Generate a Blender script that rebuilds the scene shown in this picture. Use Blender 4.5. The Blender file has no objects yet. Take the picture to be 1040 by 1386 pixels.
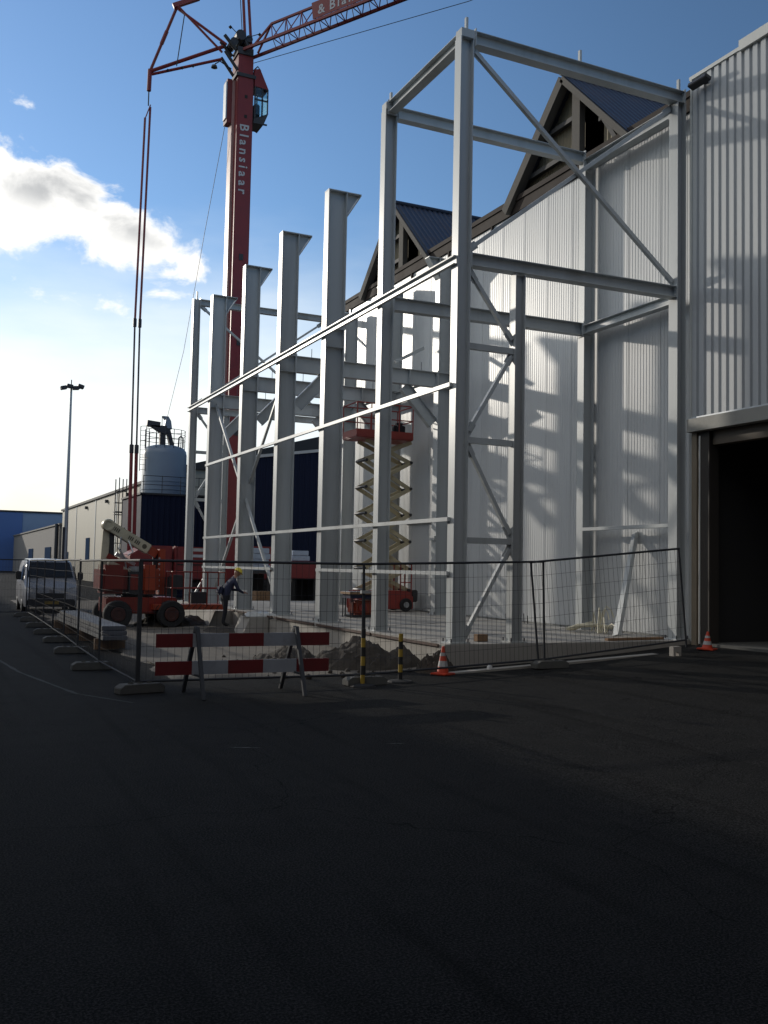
import bpy, bmesh, math, random
from mathutils import Vector, Matrix, noise
random.seed(7)
sc = bpy.context.scene
COL = sc.collection
PI = math.pi

# ------------------------------------------------------------------ camera
CAM_Z = 1.95
YAW, PITCH, ROLL = 0.439077, 0.057589, 0.0198017
cam_d = bpy.data.cameras.new('camera')
cam = bpy.data.objects.new('camera', cam_d)
COL.objects.link(cam)
_f = Vector((math.sin(YAW)*math.cos(PITCH), math.cos(YAW)*math.cos(PITCH), math.sin(PITCH)))
_r = Vector((math.cos(YAW), -math.sin(YAW), 0))
_u = _r.cross(_f)
r2 = math.cos(ROLL)*_r + math.sin(ROLL)*_u
u2 = -math.sin(ROLL)*_r + math.cos(ROLL)*_u
cam.matrix_world = Matrix(((r2.x, u2.x, -_f.x, 0), (r2.y, u2.y, -_f.y, 0), (r2.z, u2.z, -_f.z, CAM_Z), (0, 0, 0, 1)))
cam_d.sensor_fit = 'VERTICAL'
cam_d.sensor_height = 36.0
cam_d.sensor_width = 27.0
cam_d.lens = 36.0*1324.47/1386
cam_d.clip_start = 0.1
cam_d.clip_end = 3000
sc.camera = cam

# ------------------------------------------------------------------ light and sky
SUN = Vector((-1.0, 2.40, 0.66)).normalized()          # towards the sun
SUN_EL = math.asin(SUN.z)
SUN_AZ = math.atan2(SUN.x, SUN.y)                        # from +Y towards +X
sun_d = bpy.data.lights.new('sun', 'SUN')
sun_d.energy = 2.6
sun_d.angle = math.radians(0.8)
sun_d.color = (1.0, 0.925, 0.81)
sun = bpy.data.objects.new('sun', sun_d)
COL.objects.link(sun)
sun.rotation_euler = SUN.to_track_quat('Z', 'Y').to_euler()
sun.location = (-30, 60, 40)

world = bpy.data.worlds.new('World')
sc.world = world
world.use_nodes = True
nt = world.node_tree
nt.nodes.clear()
def wn(t, **kw):
    n = nt.nodes.new(t)
    for k, v in kw.items():
        setattr(n, k, v)
    return n
def wmath(op, a, b=None, c=None, clamp=False):
    n = nt.nodes.new('ShaderNodeMath'); n.operation = op; n.use_clamp = clamp
    for i, v in enumerate((a, b, c)):
        if v is None: continue
        if isinstance(v, (int, float)): n.inputs[i].default_value = v
        else: nt.links.new(v, n.inputs[i])
    return n.outputs[0]
sky = wn('ShaderNodeTexSky', sky_type='NISHITA')
sky.sun_disc = False
sky.sun_elevation = SUN_EL
sky.sun_rotation = SUN_AZ
sky.altitude = 10
sky.air_density = 1.0
sky.dust_density = 0.2
sky.ozone_density = 3.8
SKY_STRENGTH = 0.15
tc = wn('ShaderNodeTexCoord')
sep = wn('ShaderNodeSeparateXYZ')
nt.links.new(tc.outputs['Generated'], sep.inputs[0])
az = wmath('ARCTAN2', sep.outputs[0], sep.outputs[1])
hyp = wmath('SQRT', wmath('ADD', wmath('MULTIPLY', sep.outputs[0], sep.outputs[0]), wmath('MULTIPLY', sep.outputs[1], sep.outputs[1])))
el = wmath('ARCTAN2', sep.outputs[2], hyp)
# cumulus bank on the sunny side; unseen western part widened to add soft light
comb = wn('ShaderNodeCombineXYZ')
nt.links.new(az, comb.inputs[0]); nt.links.new(wmath('MULTIPLY', el, 1.5), comb.inputs[1])
comb.inputs[2].default_value = 3.7
n1 = wn('ShaderNodeTexNoise'); n1.inputs['Scale'].default_value = 13.0; n1.inputs['Detail'].default_value = 9.0; n1.inputs['Roughness'].default_value = 0.58; n1.inputs['Distortion'].default_value = 0.25
nt.links.new(comb.outputs[0], n1.inputs['Vector'])
n2 = wn('ShaderNodeTexNoise'); n2.inputs['Scale'].default_value = 9.0; n2.inputs['Detail'].default_value = 4.0; n2.inputs['Roughness'].default_value = 0.5
nt.links.new(comb.outputs[0], n2.inputs['Vector'])
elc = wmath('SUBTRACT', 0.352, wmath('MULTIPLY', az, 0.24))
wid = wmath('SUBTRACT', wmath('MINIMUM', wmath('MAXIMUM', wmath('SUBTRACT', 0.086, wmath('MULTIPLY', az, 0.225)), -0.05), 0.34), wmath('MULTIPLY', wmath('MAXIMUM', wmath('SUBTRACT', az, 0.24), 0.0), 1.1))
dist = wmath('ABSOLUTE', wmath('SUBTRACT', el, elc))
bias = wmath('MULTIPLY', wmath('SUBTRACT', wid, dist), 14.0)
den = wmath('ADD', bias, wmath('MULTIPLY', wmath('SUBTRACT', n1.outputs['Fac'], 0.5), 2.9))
mr = wn('ShaderNodeMapRange'); mr.interpolation_type = 'SMOOTHSTEP'
mr.inputs['From Min'].default_value = 0.0; mr.inputs['From Max'].default_value = 0.42
nt.links.new(den, mr.inputs['Value'])
# low thin veil of cloud along the horizon
n3 = wn('ShaderNodeTexNoise'); n3.inputs['Scale'].default_value = 7.0; n3.inputs['Detail'].default_value = 6.0
comb2 = wn('ShaderNodeCombineXYZ'); nt.links.new(az, comb2.inputs[0]); nt.links.new(wmath('MULTIPLY', el, 3.5), comb2.inputs[1]); comb2.inputs[2].default_value = 9.1
nt.links.new(comb2.outputs[0], n3.inputs['Vector'])
mr3 = wn('ShaderNodeMapRange'); mr3.interpolation_type = 'SMOOTHSTEP'
mr3.inputs['From Min'].default_value = 0.36; mr3.inputs['From Max'].default_value = 0.13
nt.links.new(wmath('ADD', el, wmath('MULTIPLY', wmath('SUBTRACT', n3.outputs['Fac'], 0.5), 0.10)), mr3.inputs['Value'])
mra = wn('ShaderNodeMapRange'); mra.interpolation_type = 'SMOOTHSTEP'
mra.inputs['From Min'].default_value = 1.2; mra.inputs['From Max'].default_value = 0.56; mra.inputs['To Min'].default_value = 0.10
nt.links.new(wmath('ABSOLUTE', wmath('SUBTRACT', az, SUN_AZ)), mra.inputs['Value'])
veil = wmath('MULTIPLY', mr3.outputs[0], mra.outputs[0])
# thick parts of the bank are grey, thin edges white
thick = wn('ShaderNodeMapRange'); thick.interpolation_type = 'SMOOTHSTEP'
thick.inputs['From Min'].default_value = 0.55; thick.inputs['From Max'].default_value = 1.5
nt.links.new(wmath('ADD', den, wmath('MULTIPLY', wmath('SUBTRACT', n2.outputs['Fac'], 0.46), 3.4)), thick.inputs['Value'])
upper = wn('ShaderNodeMapRange'); upper.interpolation_type = 'SMOOTHSTEP'
upper.inputs['From Min'].default_value = -0.012; upper.inputs['From Max'].default_value = 0.02
nt.links.new(wmath('SUBTRACT', el, elc), upper.inputs['Value'])
greym = wmath('MULTIPLY', thick.outputs[0], upper.outputs[0])
ccol = wn('ShaderNodeMix', data_type='RGBA')
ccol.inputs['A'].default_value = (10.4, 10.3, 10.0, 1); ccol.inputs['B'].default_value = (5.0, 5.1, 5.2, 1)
nt.links.new(greym, ccol.inputs['Factor'])
mixv = wn('ShaderNodeMix', data_type='RGBA')
warm = wn('ShaderNodeMix', data_type='RGBA'); warm.inputs['A'].default_value = (9.8, 10.2, 10.0, 1); warm.inputs['B'].default_value = (9.9, 9.4, 8.0, 1)
mrw = wn('ShaderNodeMapRange'); mrw.interpolation_type = 'SMOOTHSTEP'; mrw.inputs['From Min'].default_value = 0.11; mrw.inputs['From Max'].default_value = 0.02
nt.links.new(wmath('ADD', el, wmath('MULTIPLY', wmath('SUBTRACT', n3.outputs['Fac'], 0.5), 0.12)), mrw.inputs['Value']); nt.links.new(mrw.outputs[0], warm.inputs['Factor']); nt.links.new(warm.outputs['Result'], mixv.inputs['B'])
dotp = wn('ShaderNodeVectorMath', operation='DOT_PRODUCT'); nt.links.new(tc.outputs['Generated'], dotp.inputs[0]); dotp.inputs[1].default_value = SUN
mrd = wn('ShaderNodeMapRange'); mrd.interpolation_type = 'SMOOTHSTEP'; mrd.inputs['From Min'].default_value = 0.35; mrd.inputs['From Max'].default_value = 0.95; mrd.inputs['To Min'].default_value = 1.0; mrd.inputs['To Max'].default_value = 1.5
nt.links.new(dotp.outputs['Value'], mrd.inputs['Value'])
glow = wn('ShaderNodeVectorMath', operation='SCALE'); nt.links.new(sky.outputs[0], glow.inputs[0]); nt.links.new(mrd.outputs[0], glow.inputs['Scale'])
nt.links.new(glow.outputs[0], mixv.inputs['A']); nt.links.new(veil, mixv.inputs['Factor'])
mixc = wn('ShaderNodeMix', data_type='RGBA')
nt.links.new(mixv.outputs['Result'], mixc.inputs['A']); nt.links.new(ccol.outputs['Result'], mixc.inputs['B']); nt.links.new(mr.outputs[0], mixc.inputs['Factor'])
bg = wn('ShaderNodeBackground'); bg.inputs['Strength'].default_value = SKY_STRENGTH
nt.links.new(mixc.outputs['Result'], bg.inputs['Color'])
wo = wn('ShaderNodeOutputWorld'); nt.links.new(bg.outputs[0], wo.inputs['Surface'])

sc.view_settings.view_transform = 'Standard'
sc.view_settings.look = 'None'
sc.view_settings.exposure = -0.42
sc.view_settings.gamma = 1.0
sc.view_settings.use_curve_mapping = False
sc.cycles.max_bounces = 6
sc.cycles.caustics_reflective = False
sc.cycles.caustics_refractive = False

# ------------------------------------------------------------------ materials
MATS = {}
def mat(name, col, rough=0.6, metal=0.0, var=0.12, vscale=3.0, bump=0.0, bscale=40.0, spec=0.5, streak=False, trans=0.0, dirt=None, dirt_amt=0.0, rand=0.0):
    if name in MATS: return MATS[name]
    m = bpy.data.materials.new(name); m.use_nodes = True
    t = m.node_tree; b = t.nodes['Principled BSDF']
    b.inputs['Roughness'].default_value = rough
    b.inputs['Metallic'].default_value = metal
    b.inputs['Specular IOR Level'].default_value = spec
    if trans: b.inputs['Transmission Weight'].default_value = trans
    co = t.nodes.new('ShaderNodeTexCoord')
    mp = t.nodes.new('ShaderNodeMapping'); t.links.new(co.outputs['Object'], mp.inputs['Vector'])
    if streak: mp.inputs['Scale'].default_value = (1, 1, 0.06)
    ns = t.nodes.new('ShaderNodeTexNoise'); ns.inputs['Scale'].default_value = vscale; ns.inputs['Detail'].default_value = 6; ns.inputs['Roughness'].default_value = 0.6
    t.links.new(mp.outputs[0], ns.inputs['Vector'])
    mx = t.nodes.new('ShaderNodeMix'); mx.data_type = 'RGBA'
    c = Vector(col)
    mx.inputs['A'].default_value = (*(c*(1-var)), 1); mx.inputs['B'].default_value = (*(c*(1+var)), 1)
    t.links.new(ns.outputs['Fac'], mx.inputs['Factor'])
    out = mx.outputs['Result']
    if dirt:
        n2 = t.nodes.new('ShaderNodeTexNoise'); n2.inputs['Scale'].default_value = vscale*0.7; n2.inputs['Detail'].default_value = 8; n2.inputs['Roughness'].default_value = 0.7
        t.links.new(mp.outputs[0], n2.inputs['Vector'])
        rp = t.nodes.new('ShaderNodeMapRange'); rp.inputs['From Min'].default_value = 0.5; rp.inputs['From Max'].default_value = 0.72; rp.inputs['To Max'].default_value = dirt_amt
        t.links.new(n2.outputs['Fac'], rp.inputs['Value'])
        m2 = t.nodes.new('ShaderNodeMix'); m2.data_type = 'RGBA'; m2.inputs['B'].default_value = (*dirt, 1)
        t.links.new(out, m2.inputs['A']); t.links.new(rp.outputs[0], m2.inputs['Factor']); out = m2.outputs['Result']
    if rand:
        oi = t.nodes.new('ShaderNodeObjectInfo'); mr_ = t.nodes.new('ShaderNodeMapRange'); mr_.inputs['To Min'].default_value = 1-rand; mr_.inputs['To Max'].default_value = 1+rand
        t.links.new(oi.outputs['Random'], mr_.inputs['Value'])
        vm = t.nodes.new('ShaderNodeVectorMath'); vm.operation = 'SCALE'; t.links.new(out, vm.inputs[0]); t.links.new(mr_.outputs[0], vm.inputs['Scale']); out = vm.outputs[0]
    t.links.new(out, b.inputs['Base Color'])
    rr = t.nodes.new('ShaderNodeMapRange'); rr.inputs['To Min'].default_value = max(0.02, rough-0.08); rr.inputs['To Max'].default_value = min(1, rough+0.08)
    t.links.new(ns.outputs['Fac'], rr.inputs['Value']); t.links.new(rr.outputs[0], b.inputs['Roughness'])
    if bump:
        nb = t.nodes.new('ShaderNodeTexNoise'); nb.inputs['Scale'].default_value = bscale; nb.inputs['Detail'].default_value = 5
        t.links.new(co.outputs['Object'], nb.inputs['Vector'])
        bp = t.nodes.new('ShaderNodeBump'); bp.inputs['Strength'].default_value = bump; bp.inputs['Distance'].default_value = 0.02
        t.links.new(nb.outputs['Fac'], bp.inputs['Height']); t.links.new(bp.outputs[0], b.inputs['Normal'])
    MATS[name] = m
    return m

STEEL = mat('grey primed steel', (0.46, 0.485, 0.49), 0.34, 0, 0.11, 1.6, streak=True, dirt=(0.25, 0.24, 0.22), dirt_amt=0.5, rand=0.07)
GALV = mat('galvanised steel', (0.42, 0.44, 0.46), 0.38, 0.55, 0.12, 6)
BOLT = mat('dark bolt steel', (0.10, 0.10, 0.11), 0.5, 0.6)
PANEL = mat('white coated panel', (0.55, 0.565, 0.57), 0.33, 0, 0.03, 0.7, streak=True, dirt=(0.44, 0.445, 0.44), dirt_amt=0.35, rand=0.035)
CORR = mat('silver white cladding', (0.41, 0.43, 0.445), 0.45, 0, 0.07, 0.9, streak=True, dirt=(0.31, 0.31, 0.29), dirt_amt=0.5)
FLASH = mat('pale flashing', (0.52, 0.53, 0.51), 0.45, 0, 0.08, 2)
BROWN = mat('brown fascia', (0.036, 0.027, 0.023), 0.75, 0, 0.25, 2, spec=0.2)
ROOFBLUE = mat('dark blue roof sheet', (0.045, 0.055, 0.085), 0.35, 0, 0.2, 1.5, dirt=(0.10, 0.07, 0.06), dirt_amt=0.5)
TANSHEET = mat('tan fibre cement sheet', (0.20, 0.17, 0.115), 0.8, 0, 0.2, 3, dirt=(0.13, 0.11, 0.08), dirt_amt=0.6)
WEATHERED = mat('weathered concrete post', (0.10, 0.092, 0.082), 0.85, 0, 0.2, 3, bump=0.2)
CONC = mat('pale concrete', (0.36, 0.34, 0.31), 0.85, 0, 0.16, 1.6, bump=0.25, bscale=30, dirt=(0.24, 0.22, 0.19), dirt_amt=0.6)
DARKCONC = mat('dark concrete block', (0.10, 0.10, 0.095), 0.9, 0, 0.25, 8, bump=0.4)
SAND = mat('trodden sand', (0.15, 0.13, 0.105), 0.95, 0, 0.3, 1.3, bump=0.7, bscale=14, dirt=(0.08, 0.07, 0.058), dirt_amt=0.8)
SOIL = mat('dug soil', (0.055, 0.046, 0.037), 0.95, 0, 0.35, 5, bump=0.9, bscale=18)
NAVY = mat('navy cladding', (0.012, 0.017, 0.040), 0.7, 0, 0.12, 1, spec=0.15)
CREAM = mat('cream cladding', (0.39, 0.36, 0.285), 0.6, 0, 0.08, 0.4, streak=True, dirt=(0.33, 0.29, 0.22), dirt_amt=0.4)
BLUEWALL = mat('blue cladding', (0.22, 0.29, 0.42), 0.6, 0, 0.1, 0.3)
DEEPBLUE = mat('deep blue cladding', (0.08, 0.15, 0.36), 0.6, 0, 0.1, 0.3)
GREYWALL = mat('grey stone wall', (0.20, 0.19, 0.18), 0.85, 0, 0.15, 0.6)
DARKROOF = mat('dark roof edge', (0.03, 0.03, 0.032), 0.7)
SILO = mat('grey blue silo paint', (0.20, 0.25, 0.31), 0.4, 0, 0.08, 1)
CRANERED = mat('crane red paint', (0.20, 0.020, 0.022), 0.45, 0, 0.15, 1.5, dirt=(0.10, 0.014, 0.016), dirt_amt=0.5)
MACHRED = mat('machine red paint', (0.22, 0.022, 0.014), 0.4, 0, 0.15, 3, dirt=(0.18, 0.04, 0.02), dirt_amt=0.6)
ORANGE = mat('orange machine paint', (0.32, 0.045, 0.016), 0.4, 0, 0.15, 3, dirt=(0.25, 0.08, 0.03), dirt_amt=0.5)
LIFTRED = mat('lift red paint', (0.27, 0.035, 0.028), 0.45, 0, 0.15, 3, dirt=(0.2, 0.05, 0.03), dirt_amt=0.5)
BOOMCREAM = mat('cream boom paint', (0.56, 0.52, 0.38), 0.4, 0, 0.1, 4, dirt=(0.30, 0.26, 0.18), dirt_amt=0.6)
ARMS = mat('dull yellow scissor arm', (0.46, 0.40, 0.26), 0.5, 0, 0.15, 4, dirt=(0.16, 0.12, 0.07), dirt_amt=0.6)
WHITEP = mat('white paint', (0.72, 0.72, 0.72), 0.35, 0, 0.05, 2)
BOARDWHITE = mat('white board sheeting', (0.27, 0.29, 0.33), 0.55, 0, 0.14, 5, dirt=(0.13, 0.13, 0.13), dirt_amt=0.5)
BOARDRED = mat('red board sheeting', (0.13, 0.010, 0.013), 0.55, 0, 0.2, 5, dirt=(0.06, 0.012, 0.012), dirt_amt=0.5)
BLACK = mat('black rubber', (0.018, 0.018, 0.019), 0.8, 0, 0.2, 6)
DARKM = mat('dark machinery', (0.045, 0.045, 0.05), 0.5, 0.3, 0.2, 6)
GLASS = mat('dark glass', (0.012, 0.016, 0.02), 0.06, 0, 0.0, 1, spec=0.8)
CABGLASS = mat('blue green cab glass', (0.72, 0.90, 0.90), 0.02, 0, 0.0, 1, trans=1.0)
VANWHITE = mat('white van paint', (0.42, 0.43, 0.46), 0.22, 0, 0.03, 1)
LAMPGLASS = mat('headlamp lens', (0.55, 0.57, 0.6), 0.1, 0, 0.05, 3)
YELLOW = mat('yellow marking', (0.36, 0.24, 0.03), 0.6, 0, 0.25, 9, dirt=(0.08, 0.06, 0.03), dirt_amt=0.7)
HELMET = mat('yellow helmet shell', (0.70, 0.55, 0.05), 0.35, 0, 0.04, 6)
CONEO = mat('orange red cone plastic', (0.55, 0.06, 0.025), 0.5, 0, 0.15, 9, dirt=(0.2, 0.04, 0.02), dirt_amt=0.6)
CONEW = mat('white cone sleeve', (0.42, 0.42, 0.42), 0.5, 0, 0.12, 9, dirt=(0.2, 0.19, 0.18), dirt_amt=0.6)
CLOTH = mat('navy work clothes', (0.018, 0.022, 0.055), 0.85, 0, 0.2, 8)
CLOTH2 = mat('dark trousers', (0.016, 0.017, 0.024), 0.9, 0, 0.2, 8)
SKIN = mat('skin', (0.36, 0.20, 0.14), 0.55, 0, 0.05, 8)
WOOD = mat('raw timber', (0.26, 0.16, 0.09), 0.8, 0, 0.25, 6)
WRAP = mat('pale blue wrap foil', (0.36, 0.44, 0.56), 0.3, 0, 0.15, 4, bump=0.6, bscale=6)
STRAW = mat('pale hose plastic', (0.62, 0.58, 0.44), 0.5, 0, 0.1, 5)
TEXTW = mat('white lettering', (0.46, 0.48, 0.51), 0.5, 0, 0.05, 3)
TEXTD = mat('dark lettering', (0.10, 0.09, 0.06), 0.6, 0, 0.05, 3)
ROPE = mat('steel rope', (0.05, 0.05, 0.055), 0.5, 0.5)
DOORFRAME = mat('brown door frame', (0.11, 0.085, 0.06), 0.6, 0, 0.15, 2)
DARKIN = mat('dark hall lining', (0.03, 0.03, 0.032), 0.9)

def asphalt():
    m = bpy.data.materials.new('asphalt'); m.use_nodes = True
    t = m.node_tree; b = t.nodes['Principled BSDF']
    co = t.nodes.new('ShaderNodeTexCoord')
    def nz(s, d, r=0.6):
        n = t.nodes.new('ShaderNodeTexNoise'); n.inputs['Scale'].default_value = s; n.inputs['Detail'].default_value = d; n.inputs['Roughness'].default_value = r
        t.links.new(co.outputs['Object'], n.inputs['Vector']); return n.outputs['Fac']
    def ramp(f, a, bb):
        n = t.nodes.new('ShaderNodeMapRange'); n.inputs['From Min'].default_value = a; n.inputs['From Max'].default_value = bb
        t.links.new(f, n.inputs['Value']); return n.outputs[0]
    def mix(fac, A, B):
        n = t.nodes.new('ShaderNodeMix'); n.data_type = 'RGBA'
        for s, v in (('A', A), ('B', B)):
            if isinstance(v, tuple): n.inputs[s].default_value = (*v, 1)
            else: t.links.new(v, n.inputs[s])
        t.links.new(fac, n.inputs['Factor']); return n.outputs['Result']
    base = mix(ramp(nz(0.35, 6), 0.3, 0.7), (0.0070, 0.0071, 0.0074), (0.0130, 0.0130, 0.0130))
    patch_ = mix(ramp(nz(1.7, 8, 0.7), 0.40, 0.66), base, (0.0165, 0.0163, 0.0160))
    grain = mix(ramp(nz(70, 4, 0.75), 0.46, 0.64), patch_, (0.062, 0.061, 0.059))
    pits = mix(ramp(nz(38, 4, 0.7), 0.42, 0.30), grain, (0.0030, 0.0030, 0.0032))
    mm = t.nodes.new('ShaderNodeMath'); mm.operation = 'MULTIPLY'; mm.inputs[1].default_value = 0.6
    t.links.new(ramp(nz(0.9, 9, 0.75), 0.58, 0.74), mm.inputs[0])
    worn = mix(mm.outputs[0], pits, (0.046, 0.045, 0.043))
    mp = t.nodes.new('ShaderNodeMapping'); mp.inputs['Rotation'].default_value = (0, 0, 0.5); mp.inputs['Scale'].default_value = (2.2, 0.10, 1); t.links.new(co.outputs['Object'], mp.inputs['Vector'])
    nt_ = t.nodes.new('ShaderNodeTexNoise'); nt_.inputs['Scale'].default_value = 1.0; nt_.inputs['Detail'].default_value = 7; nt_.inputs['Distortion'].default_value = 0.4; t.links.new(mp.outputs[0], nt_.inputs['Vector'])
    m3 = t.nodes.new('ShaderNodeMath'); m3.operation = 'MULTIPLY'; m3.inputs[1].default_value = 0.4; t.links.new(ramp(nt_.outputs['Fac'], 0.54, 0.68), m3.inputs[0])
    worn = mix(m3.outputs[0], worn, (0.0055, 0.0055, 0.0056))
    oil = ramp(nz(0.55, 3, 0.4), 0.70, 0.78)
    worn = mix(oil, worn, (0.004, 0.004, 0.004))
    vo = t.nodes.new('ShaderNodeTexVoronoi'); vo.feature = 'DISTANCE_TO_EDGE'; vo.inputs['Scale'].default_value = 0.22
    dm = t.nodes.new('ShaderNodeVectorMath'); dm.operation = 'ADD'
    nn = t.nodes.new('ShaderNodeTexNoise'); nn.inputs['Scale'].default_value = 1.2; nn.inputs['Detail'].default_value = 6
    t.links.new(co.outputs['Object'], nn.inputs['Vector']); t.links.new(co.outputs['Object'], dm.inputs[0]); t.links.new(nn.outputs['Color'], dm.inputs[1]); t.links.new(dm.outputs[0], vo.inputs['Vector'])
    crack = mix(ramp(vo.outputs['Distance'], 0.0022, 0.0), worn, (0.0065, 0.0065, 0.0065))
    t.links.new(crack, b.inputs['Base Color'])
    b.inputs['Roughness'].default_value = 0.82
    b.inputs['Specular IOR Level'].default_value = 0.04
    bp = t.nodes.new('ShaderNodeBump'); bp.inputs['Strength'].default_value = 0.8; bp.inputs['Distance'].default_value = 0.014
    t.links.new(nz(60, 6, 0.7), bp.inputs['Height']); t.links.new(bp.outputs[0], b.inputs['Normal'])
    return m
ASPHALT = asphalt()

# ------------------------------------------------------------------ mesh helpers
ORIGIN = {}
def V(*a): return Vector(a)
class MB:
    def __init__(s): s.v = []; s.f = []
    def add(s, vs, fs):
        o = len(s.v); s.v += [Vector(p) for p in vs]; s.f += [tuple(i+o for i in f) for f in fs]; return s
    def box(s, a, b):
        x0, y0, z0 = a; x1, y1, z1 = b
        return s.add([(x0,y0,z0),(x1,y0,z0),(x1,y1,z0),(x0,y1,z0),(x0,y0,z1),(x1,y0,z1),(x1,y1,z1),(x0,y1,z1)],
                     [(0,3,2,1),(4,5,6,7),(0,1,5,4),(1,2,6,5),(2,3,7,6),(3,0,4,7)])
    def cbox(s, c, sz, rz=0.0, tilt=None):
        hx, hy, hz = sz[0]/2, sz[1]/2, sz[2]/2
        R = Matrix.Rotation(rz, 3, 'Z')
        if tilt: R = R @ Matrix.Rotation(tilt[1], 3, tilt[0])
        vs = [Vector(c) + R @ Vector((x*hx, y*hy, z*hz)) for z in (-1, 1) for (x, y) in ((-1,-1),(1,-1),(1,1),(-1,1))]
        return s.add(vs, [(0,3,2,1),(4,5,6,7),(0,1,5,4),(1,2,6,5),(2,3,7,6),(3,0,4,7)])
    def frame(s, p0, p1, up=None):
        p0 = Vector(p0); p1 = Vector(p1); d = (p1-p0).normalized()
        up = Vector(up) if up else (Vector((0,0,1)) if abs(d.z) < 0.95 else Vector((0,1,0)))
        a = d.cross(up).normalized(); b = a.cross(d).normalized()
        return p0, p1, a, b
    def extr(s, p0, p1, prof, up=None, cap=True):
        """extrude a 2-D profile [(a, b)] between two points; b runs along up, a to the side"""
        p0, p1, a, b = s.frame(p0, p1, up); n = len(prof)
        vs = [p0+a*q[0]+b*q[1] for q in prof] + [p1+a*q[0]+b*q[1] for q in prof]
        fs = [(i, (i+1) % n, n+(i+1) % n, n+i) for i in range(n)]
        if cap: fs += [tuple(range(n))[::-1], tuple(range(n, 2*n))]
        return s.add(vs, fs)
    def bar(s, p0, p1, w, h, up=None):
        return s.extr(p0, p1, [(-w/2,-h/2),(w/2,-h/2),(w/2,h/2),(-w/2,h/2)], up)
    def ibeam(s, p0, p1, d, b, tf=0.016, tw=0.012, up=None):
        """I profile: depth d along up, flange width b"""
        h = d/2; w = b/2; t = tw/2
        return s.extr(p0, p1, [(-w,-h),(w,-h),(w,-h+tf),(t,-h+tf),(t,h-tf),(w,h-tf),(w,h),(-w,h),(-w,h-tf),(-t,h-tf),(-t,-h+tf),(-w,-h+tf)], up)
    def channel(s, p0, p1, d, b, t=0.008, up=None):
        h = d/2
        return s.extr(p0, p1, [(0,-h),(b,-h),(b,-h+t),(t,-h+t),(t,h-t),(b,h-t),(b,h),(0,h)], up)
    def tube(s, p0, p1, r, n=8, r1=None, cap=True):
        p0, p1, a, b = s.frame(p0, p1); r1 = r if r1 is None else r1
        vs = [p0+(a*math.cos(2*PI*i/n)+b*math.sin(2*PI*i/n))*r for i in range(n)] + [p1+(a*math.cos(2*PI*i/n)+b*math.sin(2*PI*i/n))*r1 for i in range(n)]
        fs = [(i, (i+1) % n, n+(i+1) % n, n+i) for i in range(n)]
        if cap: fs += [tuple(range(n))[::-1], tuple(range(n, 2*n))]
        return s.add(vs, fs)
    def path(s, pts, r, n=6):
        pts = [Vector(p) for p in pts]; rings = []
        for i, p in enumerate(pts):
            d = (pts[min(i+1, len(pts)-1)]-pts[max(i-1, 0)]).normalized()
            up = Vector((0,0,1)) if abs(d.z) < 0.95 else Vector((0,1,0))
            a = d.cross(up).normalized(); b = a.cross(d)
            rings.append([p+(a*math.cos(2*PI*k/n)+b*math.sin(2*PI*k/n))*r for k in range(n)])
        vs = [q for rg in rings for q in rg]
        fs = [(i*n+k, i*n+(k+1) % n, (i+1)*n+(k+1) % n, (i+1)*n+k) for i in range(len(pts)-1) for k in range(n)]
        fs += [tuple(range(n))[::-1], tuple((len(pts)-1)*n+k for k in range(n))]
        return s.add(vs, fs)
    def lathe(s, c, prof, n=20):
        c = Vector(c); vs = []; m = len(prof)
        for i in range(n):
            a = 2*PI*i/n
            vs += [c+Vector((r*math.cos(a), r*math.sin(a), z)) for r, z in prof]
        fs = [(i*m+k, ((i+1) % n)*m+k, ((i+1) % n)*m+k+1, i*m+k+1) for i in range(n) for k in range(m-1)]
        return s.add(vs, fs)
    def wheel(s, c, r, w, axis, n=18):
        c = Vector(c); ax = Vector(axis).normalized(); prof = [(0.0,-w*0.42),(r*0.55,-w*0.42),(r*0.60,-w*0.5),(r*0.92,-w*0.5),(r,-w*0.36),(r,w*0.36),(r*0.92,w*0.5),(r*0.60,w*0.5),(r*0.55,w*0.42),(0.0,w*0.42)]
        q = ax.to_track_quat('Z', 'Y'); m = len(prof); vs = []
        for i in range(n):
            a = 2*PI*i/n
            vs += [c + q @ Vector((rr*math.cos(a), rr*math.sin(a), z)) for rr, z in prof]
        fs = [(i*m+k, ((i+1) % n)*m+k, ((i+1) % n)*m+k+1, i*m+k+1) for i in range(n) for k in range(m-1)]
        return s.add(vs, fs)
    def prism(s, poly, d):
        d = Vector(d); n = len(poly); vs = [Vector(p) for p in poly]; vs += [p+d for p in vs[:n]]
        return s.add(vs, [(i, (i+1) % n, n+(i+1) % n, n+i) for i in range(n)] + [tuple(range(n))[::-1], tuple(range(n, 2*n))])
    def build(s, name, m, parent=None, smooth=False, bevel=0.0, kind=None):
        o0 = ORIGIN.get(parent.name, Vector()) if parent else Vector()
        me = bpy.data.meshes.new(name)
        me.from_pydata([p-o0 for p in s.v], [], s.f)
        bm = bmesh.new(); bm.from_mesh(me)
        if smooth: bmesh.ops.remove_doubles(bm, verts=bm.verts, dist=1e-5)
        bmesh.ops.recalc_face_normals(bm, faces=bm.faces)
        if bevel:
            bmesh.ops.bevel(bm, geom=[e for e in bm.edges if len(e.link_faces) == 2 and e.calc_face_angle(0) > 0.6], offset=bevel, segments=2, affect='EDGES', clamp_overlap=True)
        bm.to_mesh(me); bm.free()
        if smooth:
            for p in me.polygons: p.use_smooth = True
            try: me.set_sharp_from_angle(angle=math.radians(38))
            except Exception: pass
        me.materials.append(m)
        o = bpy.data.objects.new(name, me); COL.objects.link(o)
        if parent: o.parent = parent; ORIGIN[o.name] = o0
        else: ORIGIN[o.name] = Vector()
        if kind: o['kind'] = kind
        return o
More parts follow.
